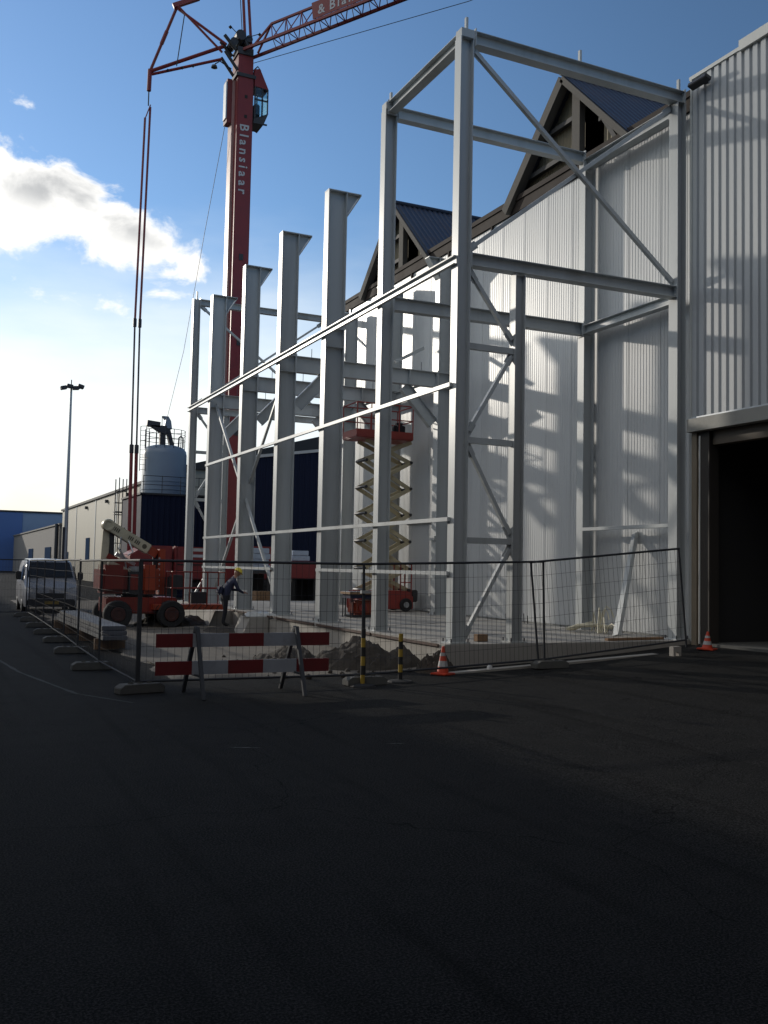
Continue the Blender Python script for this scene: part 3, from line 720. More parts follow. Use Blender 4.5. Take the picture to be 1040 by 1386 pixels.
cr = thing('cream_hall', (16, 98, 0), 'long cream hall with dark eaves line behind the lamp post', 'building')
MB().box((16.0, 66, 0), (44, 131, 8.45)).build('wall', CREAM, cr)
MB().prism([(15.8, 65.8, 8.45), (15.8, 65.8, 8.68), (30, 65.8, 12.6), (44.2, 65.8, 8.68), (44.2, 65.8, 8.45)], (0, 65.5, 0)).build('roof', DARKROOF, cr)
for y in (72, 81, 92, 104, 118): MB().box((15.95, y, 0), (16.0, y+0.35, 8.44)).build('pilaster', FLASH, cr)
for y, z0, z1, w in ((107.5, 2.2, 4.6, 2.6), (124, 2.0, 3.2, 2.0)): MB().box((15.94, y, z0), (16.0, y+w, z1)).build('window', GLASS, cr)
for y in (86, 97, 110): MB().cbox((15.85, y, 7.9), (0.3, 0.35, 0.3)).build('wall_lamp', DARKM, cr)
cage = thing('caged_ladder', (15.3, 84, 0), 'tall black caged ladder rising past the eaves of the cream hall', 'ladder')
for x in (14.45, 14.75, 15.05, 15.35): MB().tube((x, 84, 1.0), (x, 84, 9.1+0.1*math.sin(x*9)), 0.045, 6).build('cage_bar', DARKM, cage)
for z in (2.2, 3.6, 5.0, 6.0, 7.0, 8.0): MB().box((14.4, 83.9, z), (15.4, 84.5, z+0.06)).build('cage_hoop', DARKM, cage)
MB().box((14.4, 83.9, 6.2), (16.0, 84.6, 6.3)).build('landing', DARKM, cage)

gb = thing('grey_shed', (16, 165, 0), 'grey shed with sloping eaves between the blue hall and the cream hall', 'building')
MB().box((15.9, 132, 0), (40, 203, 6.75)).build('wall', GREYWALL, gb)
MB().prism([(15.7, 131.6, 6.75), (15.7, 131.6, 6.95), (28, 131.6, 9.4), (40, 131.6, 6.95), (40, 131.6, 6.75)], (0, 71.5, 0)).build('roof', GREYWALL, gb)
for y in (141, 165): MB().box((15.8, y, 2.2), (15.9, y+7, 4.0)).build('window', GLASS, gb)
MB().tube((15.6, 133, 0), (15.6, 133, 6.9), 0.25, 8).build('drain_pipe', DARKM, gb)
bh = thing('blue_hall', (10, 210, 0), 'pale blue flat-roofed hall with a deep blue band far behind the van', 'building')
MB().box((-60, 206, 0), (45, 260, 11.6)).build('wall', BLUEWALL, bh)
MB().box((12.5, 205.9, 0), (17.6, 206.0, 11.58)).build('band', DEEPBLUE, bh)
MB().box((-60.2, 205.8, 11.6), (45.2, 260.2, 11.95)).build('roof_edge', DARKROOF, bh)

# ------------------------------------------------------------------ lamp mast
lm = thing('lamp_mast', (7.5, 60, 0), 'tall slim floodlight mast rising behind the white van', 'lamp')
MB().tube((7.55, 60, 0), (7.54, 60, 12.45), 0.14, 10, 0.065).build('pole', GALV, lm, smooth=True)
MB().box((7.35, 59.9, 1.3), (7.5, 60.1, 4.0)).build('control_box', DARKM, lm)
MB().tube((7.54, 60, 12.3), (7.54, 60, 12.75), 0.03, 6).build('spike', DARKM, lm)
MB().bar((7.1, 60, 12.28), (8.05, 60, 12.28), 0.07, 0.07).build('crossbar', DARKM, lm)
for x, t in ((7.08, -0.25), (7.42, 0.15), (7.78, -0.1), (8.05, 0.28)):
    MB().cbox((x, 59.75, 12.27+0.3*t), (0.36, 0.42, 0.20), 0, ('Y', t)).build('lamp_head', DARKM, lm, bevel=0.02)

# ------------------------------------------------------------------ tower crane
CY = 46.0
ck = thing('tower_crane', (13.2, CY, 0), 'tall dark red mobile tower crane with lettered mast and lattice jib', 'crane')
MB().box((13.00, CY-0.5, 1.2), (13.80, CY+0.75, 26.1)).build('mast', CRANERED, ck, bevel=0.03)
MB().box((12.86, CY-0.05, 2.6), (12.998, CY+0.6, 25.9)).build('lit_mast_rail', mat('sunlit rail tint', (0.40, 0.24, 0.22), 0.35), ck)  # pale colour paints sunlight onto the left side of the mast
for z in (8.2, 12.6, 16.8): MB().box((13.3, CY-0.53, z), (13.5, CY-0.501, z+0.3)).build('mast_hatch', DARKM, ck)
for z in (24.9, 23.9): MB().box((13.36, CY-0.515, z), (13.50, CY-0.501, z+0.16)).build('mast_hole', BLACK, ck)
MB().box((13.02, CY-0.42, 26.1), (13.78, CY+0.6, 27.1)).build('mast_head', CRANERED, ck)
MB().box((12.90, CY-0.56, 25.95), (13.90, CY+0.8, 26.12)).build('slewing_ring', DARKM, ck)
text('letter', 'Blansiaar', 0.64, TEXTW, ck, (13.17, CY-0.508, 23.55), (0, 0, -1), (1, 0, 0), gap=0.185)
MB().box((13.90, CY-0.05, 1.5), (13.925, CY-0.02, 24.0)).build('hoist_line', ROPE, ck)
# counter box on the sunny side
MB().box((12.62, CY+0.0, 23.75), (12.855, CY+0.6, 25.95)).build('switch_box', mat('dark red box paint', (0.16, 0.02, 0.02), 0.5), ck)
MB().box((12.56, CY+0.02, 23.95), (12.618, CY+0.5, 25.8)).build('switch_door', GALV, ck)
MB().path([(12.7, CY-0.3, 26.3), (12.1, CY-0.4, 26.5), (11.85, CY-0.4, 26.3)], 0.03).build('lamp_arm', DARKM, ck)
MB().lathe((11.82, CY-0.4, 26.1), [(0.0, 0.18), (0.12, 0.12), (0.16, 0.0), (0.0, -0.06)], 10).build('siren', DARKM, ck)
# operator cab
cb = MB(); cx0, cx1, cy0, cy1 = 13.84, 14.56, CY-0.55, CY+0.55
prof = [(cx0, 26.45), (14.10, 26.52), (cx1, 25.55), (cx1+0.02, 24.35), (14.35, 23.75), (cx0, 23.95)]
shell = MB().prism([(x, cy1-0.12, z) for x, z in prof], (0, 0.12, 0)); shell = MB().prism([(cx0, cy1-0.12, 24.4), (cx1, cy1-0.12, 24.4), (14.35, cy1-0.12, 23.75), (cx0, cy1-0.12, 23.95)], (0, 0.12, 0)); shell.build('cab_back', CRANERED, ck)
MB().box((cx0+0.03, cy1-0.06, 24.41), (cx1-0.03, cy1-0.045, 25.55)).build('cab_pane', CABGLASS, ck)
MB().prism([(cx0, cy0, 26.45), (14.10, cy0, 26.52), (cx1, cy0, 25.55), (cx0, cy0, 25.6)], (0, cy1-cy0-0.13, 0)).build('cab_roof', CRANERED, ck)
MB().prism([(cx0, cy0, 23.95), (cx1+0.02, cy0, 24.35), (14.35, cy0, 23.75), (cx0, cy0, 23.72)], (0, cy1-cy0-0.13, 0)).build('cab_floor', DARKM, ck)
for a, b in (((cx0+0.04, 25.6), (cx0+0.04, 24.0)), ((cx1-0.03, 25.55), (cx1-0.03, 24.35)), ((14.25, 25.57), (14.25, 24.1))):
    for y in (cy0+0.03, cy1-0.18): MB().bar((a[0], y, a[1]), (b[0], y, b[1]), 0.06, 0.06).build('cab_pillar', DARKM, ck)
for z in (24.95,): MB().box((cx0, cy0, z-0.03), (cx1, cy0+0.05, z+0.03)).build('cab_rail', DARKM, ck)
for x0, x1 in ((cx0+0.08, 14.21), (14.29, cx1-0.07)):
    for z0, z1 in ((24.2, 24.9), (25.0, 25.55)):
        MB().box((x0, cy0+0.01, z0), (x1, cy0+0.025, z1)).build('cab_pane', CABGLASS, ck)
MB().box((cx1-0.02, cy0+0.08, 24.4), (cx1-0.005, cy1-0.2, 25.5)).build('cab_pane', CABGLASS, ck)
MB().box((13.95, CY-0.2, 24.0), (14.25, CY+0.2, 24.9)).build('cab_seat', DARKM, ck, bevel=0.05)
MB().path([(13.75, CY-0.3, 26.4), (14.05, CY-0.3, 26.75), (14.2, CY-0.3, 26.55)], 0.035).build('cab_rail', DARKM, ck)
MB().box((13.8, cy0-0.08, 23.70), (14.5, cy0, 23.76)).build('cab_step', DARKM, ck)
# head gear
hd = MB(); hd.box((12.95, CY-0.5, 27.1), (13.75, CY+0.4, 27.45))
for s in (-0.35, 0.35):
    hd.tube((12.9, CY+s, 27.3), (12.3, CY+s, 27.9), 0.09); hd.tube((13.6, CY+s, 27.4), (13.2, CY+s, 28.2), 0.09); hd.tube((13.0, CY+s, 26.3), (12.35, CY+s, 27.1), 0.08)
hd.tube((13.1, CY-0.5, 28.05), (13.1, CY+0.5, 28.05), 0.26, 12); hd.tube((13.55, CY-0.4, 28.0), (13.55, CY+0.4, 28.0), 0.18, 10); hd.tube((12.8, CY-0.4, 27.7), (12.8, CY+0.4, 27.7), 0.2, 10)
hd.build('head_gear', DARKM, ck)
for x in (12.55, 14.05):
    MB().tube((13.2, CY-0.4, 27.9), (x, CY-0.45, 28.35), 0.02, 6).build('lamp_arm', DARKM, ck); MB().lathe((x, CY-0.45, 28.3), [(0, -0.1), (0.1, 0), (0, 0.12)], 8).build('work_lamp', DARKM, ck)
# lattice jib
J0 = Vector((13.39, 46.1, 27.34)); JD = Vector((4.26, -7.1, 0.15)).normalized(); JS = Vector((-JD.y, JD.x, 0)).normalized()*-1
JL = 30.0; JH = 1.05; JW = 0.42
topc = lambda t: J0+JD*t+Vector((0, 0, JH))
lowc = lambda t, s: J0+JD*t+JS*(s*JW)
jb = ck
for s in (-1, 1): MB().bar(lowc(0, s), lowc(JL, s), 0.11, 0.13).build('jib_chord', CRANERED, ck)
MB().bar(topc(1.8), topc(JL), 0.10, 0.10).build('jib_chord', CRANERED, ck)
n = 30
for i in range(n):
    t0 = 1.8+i*(JL-1.8)/n; t1 = 1.8+(i+1)*(JL-1.8)/n; tm = (t0+t1)/2
    w = MB()
    for s in (-1, 1): w.tube(topc(t0), lowc(tm, s), 0.026, 5); w.tube(lowc(tm, s), topc(t1), 0.026, 5)
    w.tube(lowc(tm, -1), lowc(tm, 1), 0.024, 5); w.tube(lowc(t0, -1), lowc(tm, 1), 0.020, 5)
    w.build('jib_lacing', CRANERED, ck)
for s in (-1, 1): MB().bar(lowc(0.75, s*0.6), topc(1.8), 0.08, 0.08).build('jib_end_strut', CRANERED, ck)
sgn = MB(); q0 = topc(4.7)+JS*(-0.0); 
jsd = Vector((0, 0, 1)).cross(JD)*-1      # side of the jib that faces the yard entrance
sp = lambda t, h: J0+JD*t+Vector((0, 0, h))+jsd*0.36
sgn.add([sp(4.7, 0.16), sp(12.2, 0.16), sp(12.2, 0.98), sp(4.6, 0.98)], [(0, 1, 2, 3)]); sgn.add([p+jsd*0.03 for p in [sp(4.7, 0.16), sp(12.2, 0.16), sp(12.2, 0.98), sp(4.6, 0.98)]], [(0, 1, 2, 3)])
sg = sgn.build('jib_sign', CRANERED, ck)
text('letter', '& Blansiaar', 0.64, TEXTW, ck, sp(5.0, 0.30)+jsd*0.035, JD, (0, 0, 1), gap=0.14)
# tie bars up and over
MB().tube((13.35, CY-0.25, 28.2), (12.75, CY-0.25, 36.5), 0.075, 6).build('tie_bar', CRANERED, ck)
MB().tube((13.70, CY-0.25, 27.6), (12.95, CY-0.25, 36.5), 0.075, 6).build('tie_bar', CRANERED, ck)
MB().tube((13.2, CY-0.3, 28.2), (12.5, CY-0.3, 36.5), 0.02, 5).build('tie_rope', ROPE, ck)
# rear struts
AP = Vector((10.23, 47.0, 29.5)); TP = Vector((9.20, 48.0, 26.4)); HP = Vector((12.55, 46.2, 27.75)); HQ = Vector((12.35, 46.2, 26.95))
for a, b, r in ((AP, TP, 0.075), (AP+V(0.1, 0.2, 0), HP, 0.07), (AP+V(0, -0.2, -0.1), HQ+V(0, 0, 0.35), 0.06), (TP, HP+V(-0.15, 0, -0.15), 0.09), (TP+V(0.1, 0, -0.12), HQ, 0.07)):
    MB().tube(a, b, r, 7).build('rear_strut', CRANERED, ck)
mid = AP*0.55+TP*0.45
MB().tube(AP*0.62+TP*0.38, AP*0.42+TP*0.58, 0.10, 7).build('strut_sleeve', CRANERED, ck)
MB().tube(AP+V(0.35, -0.1, -0.4), TP*0.6+HQ*0.4+V(-0.1, 0, 0.0), 0.025, 6).build('strut_link', ROPE, ck)
MB().bar(AP+V(-0.2, 0, -0.05), AP+V(1.0, -0.3, 0.55), 0.2, 0.22).build('apex_head', CRANERED, ck)
for t in (0.25, 0.45, 0.6): MB().lathe((TP*(1-t)+HQ*t)+V(0, 0, -0.1), [(0, -0.1), (0.09, 0), (0, 0.1)], 7).build('roller', DARKM, ck)
MB().tube(TP+V(0, 0, 0.1), TP+V(-0.02, 0, -1.0), 0.11, 7).build('tie_head', CRANERED, ck)
MB().tube(TP+V(-0.02, 0, -1.0), TP+V(-0.02, 0, -1.75), 0.03, 6).build('tie_link', ROPE, ck)
for dx, ztop, mat_ in ((-0.14, 24.0, CRANERED), (0.10, 24.6, CRANERED)):
    x = 9.18+dx
    MB().tube((x, 48, ztop), (x-0.15, 48, 13.6), 0.055, 6).build('tie_bar', CRANERED, ck)
    MB().tube((x-0.15, 48, 13.9), (x-0.10, 48, 7.4), 0.045, 6).build('tie_bar', DARKM, ck)
    MB().tube((x-0.10, 48, 7.6), (x-0.06, 48, 2.4), 0.085, 6).build('tie_bar', CRANERED, ck)
    MB().lathe((x-0.15, 48, 13.7), [(0, -0.25), (0.09, -0.2), (0.09, 0.2), (0, 0.25)], 7).build('tie_joint', DARKM, ck)
    MB().lathe((x-0.10, 48, 7.5), [(0, -0.25), (0.11, -0.2), (0.11, 0.2), (0, 0.25)], 7).build('tie_joint', DARKM, ck)
MB().bar((9.04, 48, 23.95), (9.28, 48, 24.7), 0.05, 0.12).build('tie_yoke', CRANERED, ck)
# carrier truck under the mast
MB().box((7.9, CY-0.2, 0.75), (16.2, CY+2.3, 1.35)).build('carrier_chassis', DARKM, ck)
MB().prism([(8.6, CY-0.4, 1.35), (8.6, CY-0.4, 2.35), (9.3, CY-0.4, 2.8), (10.55, CY-0.4, 2.8), (10.55, CY-0.4, 1.35)], (0, 2.4, 0)).build('ballast_body', CRANERED, ck, bevel=0.04)
MB().box((10.7, CY-0.55, 1.25), (12.5, CY+2.2, 2.78)).build('winch_body', CRANERED, ck, bevel=0.04)
for z in (1.62, 1.92): MB().box((10.75, CY-0.58, z), (12.45, CY-0.552, z+0.05)).build('body_moulding', BLACK, ck)
MB().box((10.62, CY-0.62, 1.0), (10.69, CY-0.3, 2.8)).build('body_post', CRANERED, ck)
MB().cbox((11.75, CY-0.556, 2.36), (0.75, 0.01, 0.13)).build('name_plate', TEXTW, ck)
MB().prism([(13.9, CY-0.3, 1.3), (13.9, CY-0.3, 2.9), (15.9, CY-0.3, 2.9), (16.3, CY-0.3, 2.0), (16.3, CY-0.3, 1.3)], (0, 2.5, 0)).build('carrier_cab', CRANERED, ck, bevel=0.05)
for i in range(5): MB().wheel((8.6+i*1.65, CY-0.15, 0.62), 0.6, 0.42, (0, 1, 0)).build('wheel', BLACK, ck, smooth=True)
for x in (8.2, 12.9): MB().box((x-0.15, CY-2.4, 0.8), (x+0.15, CY, 1.1)).build('outrigger', CRANERED, ck); MB().tube((x, CY-2.3, 0), (x, CY-2.3, 0.9), 0.09).build('outrigger_foot', GALV, ck)
# hanging line from the head to the roof of the annex
hr = MB().path([(12.64, 46.3, 23.76), (12.45, 49.0, 19.0), (12.75, 54.0, 13.9), (13.3, 60.2, 10.9)], 0.014, 5).build('guide_rope', ROPE)
tag(hr, 'thin rope sagging from the crane head down to the silo top', 'rope')
hr2 = MB().path([(13.75, 45.75, 26.85), (16.2, 41.7, 26.6), (20.5, 36.0, 26.7), (25, 30.0, 27.6)], 0.016, 5).build('hoist_rope', ROPE)
tag(hr2, 'thin dark rope running out below the crane jib', 'rope')

# ================================================================== THINGS IN THE YARD
# ------------------------------------------------------------------ mesh fence panels and their feet
FENCE = mat('fence wire steel', (0.045, 0.048, 0.055), 0.7, 0.0, 0.2, 5, spec=0.2)
def fence_panel(a, b, label, group, lean=0.0, h=2.0):
    """a, b: feet positions (x, y); lean: turn of the panel in its own plane"""
    A = Vector((a[0], a[1], gz(*a))); B = Vector((b[0], b[1], gz(*b)))
    L = (Vector((B.x, B.y, 0))-Vector((A.x, A.y, 0))).length
    ang = math.atan2(B.y-A.y, B.x-A.x); pit = math.atan2(B.z-A.z, L)
    t = thing('mesh_fence', A, label, 'fence', group, local=True)
    for x in (0.0, L):
        MB().tube((x, 0, 0.02), (x, 0, h), 0.021, 8).build('upright', FENCE, t, smooth=True)
    MB().tube((-0.02, 0, h), (L+0.02, 0, h), 0.021, 8).build('top_rail', FENCE, t, smooth=True)
    MB().tube((0, 0, 0.16), (L, 0, 0.16), 0.018, 8).build('bottom_rail', FENCE, t, smooth=True)
    w = MB(); n = int(L/0.105); r = 0.0030
    for i in range(1, n): w.tube((L*i/n, 0.004*math.sin(i*1.7), 0.16), (L*i/n+0.006*math.sin(i*2.3), 0, h), r, 3, cap=False)
    for k in range(1, 7): w.tube((0, 0.006, 0.16+k*(h-0.16)/7), (L, 0.006, 0.16+k*(h-0.16)/7), r, 3, cap=False)
    w.build('wire_mesh', FENCE, t, kind='stuff')
    t.rotation_euler = (0, -pit-lean, ang)
    return t
def foot(x, y, rz, label, group='fence feet', m=DARKCONC, k=1.0):
    t = MB(); n = 8
    prof = [(-0.36*k, 0), (0.36*k, 0), (0.36*k, 0.09), (0.28*k, 0.14), (-0.28*k, 0.14), (-0.36*k, 0.09)]
    t.prism([(p[0], -0.12, p[1]) for p in prof], (0, 0.24, 0))
    for hx in (-0.15, 0.0, 0.15): t.lathe((hx*k, 0, 0.138), [(0.045, 0.0), (0.045, 0.02), (0.028, 0.02), (0.028, -0.005)], 10)
    o = t.build('ballast_block', m, bevel=0.008)
    o.location = (x, y, gz(x, y)+0.004); o.rotation_euler = (0, 0, rz)
    return tag(o, label, 'block', group)
FG = 'mesh fence panels round the building site'
fence_panel((3.05, 15.15), (6.70, 15.0), 'mesh fence panel right behind the red and white barrier', FG)
fence_panel((6.75, 15.0), (10.72, 15.55), 'mesh fence panel behind the orange cone and striped posts', FG)
fence_panel((10.56, 15.50), (13.98, 15.30), 'slanting mesh fence panel ending at the dark doorway', FG, lean=0.035)
run = [(3.02, 15.16), (3.00, 18.55), (3.10, 22.0), (3.20, 25.1), (3.27, 28.0), (3.34, 30.95), (3.42, 33.95), (3.47, 36.9)]
ordn = ['nearest', 'second', 'third', 'fourth', 'fifth', 'sixth', 'farthest']
for i in range(7):
    fence_panel(run[i], run[i+1], '%s mesh fence panel in the row leading back to the van' % ordn[i], FG, lean=random.uniform(-0.006, 0.006))
fence_panel((3.40, 37.0), (0.15, 36.7), 'mesh fence panel across the lane just left of the van', FG)
foot(3.05, 15.05, 0.25, 'dark block foot at the near corner of the fence')
for i in range(1, 8):
    x, y = run[i]
    foot(x-0.12, y, 0.12*math.sin(i*3.0), '%s dark block foot along the fence row leading to the van' % (['nearest', 'second', 'third', 'fourth', 'fifth', 'sixth', 'farthest'][i-1]))
foot(6.72, 14.93, 0.05, 'dark block foot between the two striped posts')
foot(10.75, 15.42, 0.02, 'dark block foot before the slab face at the overlapping fence posts')
cl = MB(); cl.prism([(-0.10, -0.06, 0), (-0.04, -0.06, 0), (-0.04, -0.06, 0.08), (0.04, -0.06, 0.08), (0.04, -0.06, 0), (0.10, -0.06, 0), (0.10, -0.06, 0.19), (-0.10, -0.06, 0.19)], (0, 0.12, 0))
o = cl.build('notched_block', CONC); o.location = (13.60, 15.22, gz(13.6, 15.22)+0.004)
tag(o, 'small pale notched block on the asphalt near the doorway', 'block', 'fence feet')
# clamp where two panels meet
for (x, y, z, lab) in ((6.73, 15.0, 1.55, 'steel clamp joining fence panels above the striped posts'),):
    o = MB().cbox((x, y, z), (0.16, 0.07, 0.05)).build('pipe_clamp', GALV); tag(o, lab, 'clamp')

# ------------------------------------------------------------------ red and white barrier
br = thing('barrier', (4.5, 14.4, 0), 'low red and white striped road barrier on two trestles', 'barrier')
segs = [3.13, 3.67, 4.22, 4.77, 5.31, 5.85]
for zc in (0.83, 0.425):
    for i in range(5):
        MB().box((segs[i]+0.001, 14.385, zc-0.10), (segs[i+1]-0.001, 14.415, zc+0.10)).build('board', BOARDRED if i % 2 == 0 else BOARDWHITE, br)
for x in (3.73, 5.29):
    lg = MB(); lg.bar((x, 14.37, 1.02), (x+0.02, 13.98, 0.0), 0.055, 0.05); lg.bar((x, 14.43, 1.02), (x-0.06, 14.88, 0.02), 0.055, 0.05)
    lg.bar((x+0.01, 14.17, 0.32), (x-0.03, 14.66, 0.32), 0.03, 0.03); lg.build('trestle', mat('dull trestle steel', (0.045, 0.05, 0.06), 0.7, 0.0), br)

# ------------------------------------------------------------------ striped posts
def striped_post(x, y, h, label, first_black):
    z0 = gz(x, y)
    t = thing('striped_post', (x, y, z0), label, 'post', 'yellow and black posts')
    MB().lathe((x, y, z0), [(0.0, 0.05), (0.05, 0.05), (0.20, 0.03), (0.22, 0.004), (0.0, 0.004)], 16).build('rubber_base', BLACK, t)
    n = 6
    for i in range(n):
        MB().tube((x, y, z0+0.04+i*h/n), (x, y, z0+0.04+(i+1)*h/n), 0.038, 10, cap=(i == n-1)).build('stripe', BLACK if (i+first_black) % 2 else YELLOW, t, smooth=True)
striped_post(6.60, 14.75, 0.90, 'yellow and black striped post left of the fence joint', 0)
striped_post(7.42, 15.02, 0.78, 'shorter striped post between the fence joint and the orange cone', 1)

# ------------------------------------------------------------------ traffic cones
def cone(x, y, h, label, tilt=0.0):
    z0 = gz(x, y)+0.004
    t = thing('traffic_cone', (x, y, z0), label, 'traffic cone', 'traffic cones', local=True)
    MB().box((-0.17, -0.17, 0), (0.17, 0.17, 0.035)).build('base', CONEO, t, bevel=0.012)
    r = lambda z: 0.115-(0.115-0.025)*z/h
    def ring(z0_, z1_, m, nm, d=0.0):
        MB().lathe((0, 0, 0), [(r(z0_)+d, z0_), (r(z1_)+d, z1_)], 20).build(nm, m, t, smooth=True)
    ring(0.035, h, CONEO, 'shell'); ring(h*0.30, h*0.50, CONEW, 'sleeve', 0.003); ring(h*0.68, h*0.80, CONEW, 'sleeve', 0.003)
    MB().lathe((0, 0, 0), [(0.025, h), (0.018, h+0.012), (0.0, h+0.014)], 12).build('tip', CONEO, t)
    t.rotation_euler = (tilt, 0, 0.5)
cone(8.57, 15.62, 0.50, 'orange traffic cone by the lit slab corner')
cone(14.62, 15.42, 0.36, 'small orange cone in the shade of the doorway jamb', 0.03)

# ------------------------------------------------------------------ soil heaps and footings
def heap(x, y, rx, ry, h, label, seed, m=SOIL, name='soil_heap', cat='soil heap'):
    n = 40; vs = []
    for j in range(n+1):
        for i in range(n+1):
            u, v = i/n*2-1, j/n*2-1
            d = math.sqrt(u*u+v*v)
            k = max(0, 1-d*d)**0.8
            z = k*h*(0.72+0.55*noise.noise((u*2.1+seed, v*2.1, seed))) + (0.16*h*noise.noise((u*7, v*7+seed, 3))+0.10*h*noise.noise((u*17, v*17+seed, 8)))*min(1, k*2.5) - (0.03 if d >= 1 else 0)
            vs.append((x+u*rx*(1+0.15*noise.noise((u, v, seed+4))), y+v*ry, gz(x, y)+z-0.01))
    fs = [(j*(n+1)+i, j*(n+1)+i+1, (j+1)*(n+1)+i+1, (j+1)*(n+1)+i) for j in range(n) for i in range(n) if max(abs(i/n*2-1), abs(j/n*2-1)) <= 1]
    return tag(MB().add(vs, fs).build(name, m, smooth=True), label, cat, 'heaps of dug soil')
heap(7.95, 17.6, 1.15, 1.0, 0.62, 'long dark soil heap against the sunlit slab edge', 1.3)
heap(6.75, 18.6, 0.8, 0.9, 0.40, 'low soil heap behind the right end of the barrier', 7.1)
heap(8.72, 16.15, 0.42, 0.32, 0.46, 'small round clod of soil beside the orange cone', 3.9)
heap(7.3, 31.2, 1.3, 1.0, 0.45, 'dark soil heap below the basket of the boom lift', 5.2)
heap(8.3, 28.2, 0.9, 0.7, 0.22, 'flat soil heap at the feet of the worker', 9.2)
crumbs = MB()
for i in range(70):
    x = random.uniform(5.6, 8.9); y = random.uniform(15.9, 20.5); q = random.uniform(0.015, 0.06)
    bm = bmesh.new(); bmesh.ops.create_icosphere(bm, subdivisions=1, radius=q)
    c0 = Vector((x, y, gz(x, y)+q*0.6))
    crumbs.add([c0+v.co*(1+0.35*noise.noise(v.co*20+Vector((i, 0, 0)))) for v in bm.verts], [tuple(v.index for v in f.verts) for f in bm.faces]); bm.free()
o = crumbs.build('soil_crumbs', SOIL, kind='stuff'); o['label'] = 'loose crumbs of soil scattered on the sand by the slab'; o['category'] = 'soil'
def footing(y, label):
    o = MB().prism([(8.25, y-0.35, 0), (9.01, y-0.35, 0), (9.01, y-0.35, 0.50), (8.45, y-0.35, 0.50)], (0, 1.0, 0)).build('concrete_footing', CONC, bevel=0.02)
    tag(o, label, 'footing', 'concrete footings')
footing(YD, 'pale concrete footing below the column with the foil bundle')
footing(YE, 'pale concrete footing below the column beside the worker')
footing(YC+0.2, 'pale concrete footing below the tallest bracketed column') if False else None
# foil wrapped bundle on the footing
fb = MB()
for j in range(9):
    for i in range(17):
        u, v = i/16, j/8; fb.v.append(Vector((8.35+u*0.95, YD-0.28+v*0.5, 0.51+0.17*math.sin(PI*v)**0.5*math.sin(PI*min(max(u, 0.02), 0.98))**0.3*(0.8+0.5*noise.noise((u*9, v*6, 1))))))
fb.f = [(j*17+i, j*17+i+1, (j+1)*17+i+1, (j+1)*17+i) for j in range(8) for i in range(16)]
tag(fb.build('foil_bundle', mat('clear crumpled foil', (0.55, 0.55, 0.53), 0.2, 0, 0.2, 8, bump=0.8, bscale=20), smooth=True), 'crumpled shiny foil bundle lying on the concrete footing', 'bundle')

# ------------------------------------------------------------------ stack of sandwich panels beside the fence row
st = thing('panel_stack', (3.9, 26, 0), 'stack of pale sandwich panels on bearers beside the fence row', 'panel stack')
for i in range(3):
    MB().box((3.62+0.012*i, 22.0+0.15*i, 0.26+i*0.10), (4.16+0.012*i, 30.5-0.4*i, 0.352+i*0.10)).build('panel', mat('dusty panel face', (0.13, 0.14, 0.16), 0.6, 0, 0.15, 2, dirt=(0.10, 0.10, 0.10), dirt_amt=0.5), st, bevel=0.01)
for y in (22.6, 25.2, 27.8, 30.0): MB().box((3.55, y, 0.015), (4.22, y+0.12, 0.258)).build('bearer', WOOD, st)

# ------------------------------------------------------------------ white van
vn = thing('white_van', (4.40, 38.4, 0), 'white panel van parked facing the camera behind the fence row', 'van', local=True)
# local: front faces -y, length along +y
def loft(rings, m, name, parent, smooth=True):
    k = len(rings[0]); b = MB(); b.v = [Vector(p) for r_ in rings for p in r_]
    b.f = [(i*k+j, i*k+(j+1) % k, (i+1)*k+(j+1) % k, (i+1)*k+j) for i in range(len(rings)-1) for j in range(k)]
    b.f += [tuple(range(k)), tuple((len(rings)-1)*k+j for j in range(k))]
    return b.build(name, m, parent, smooth=smooth)
def vring(y, hw, z0, z1, tum, zm):
    # symmetric section: sill, belt, shoulder, roof
    h = [(hw*0.93, z0), (hw, z0+0.22), (hw, zm), (hw-tum*0.55, zm+(z1-zm)*0.6), (hw-tum, z1-0.10), (hw-tum-0.16, z1-0.01)]
    return [(x, y, z) for x, z in h]+[(0, y, z1+0.015)]+[(-x, y, z) for x, z in h[::-1]]
rings = [vring(-0.00, 0.80, 0.36, 0.84, 0.10, 0.62), vring(0.06, 0.90, 0.28, 0.98, 0.10, 0.72), vring(0.28, 0.96, 0.26, 1.09, 0.10, 0.85), vring(0.62, 0.99, 0.26, 1.22, 0.08, 0.98),
         vring(0.78, 0.99, 0.26, 1.36, 0.09, 1.08), vring(1.25, 0.99, 0.26, 1.84, 0.15, 1.10), vring(1.45, 0.99, 0.26, 1.99, 0.17, 1.10), vring(1.75, 0.99, 0.26, 2.06, 0.17, 1.10), vring(4.75, 0.99, 0.26, 2.08, 0.17, 1.10), vring(4.85, 0.97, 0.30, 2.04, 0.17, 1.10)]
loft(rings, VANWHITE, 'body', vn)
w = MB(); w.add([(-0.83, 0.755, 1.33), (0.83, 0.755, 1.33), (0.72, 1.27, 1.90), (-0.72, 1.27, 1.90)], [(0, 1, 2, 3)]); w.add([(-0.83, 0.76, 1.33), (0.83, 0.76, 1.33), (0.72, 1.275, 1.89), (-0.72, 1.275, 1.89)], [(0, 1, 2, 3)])
for p in w.v: p += Vector((0, -0.035, 0.035))
ws = w.build('windscreen', GLASS, vn)
for x, a in ((-0.35, 0.5), (0.25, 0.5)): MB().bar((x, 0.70, 1.36), (x+0.5, 0.76, 1.47), 0.012, 0.02).build('wiper', BLACK, ws)
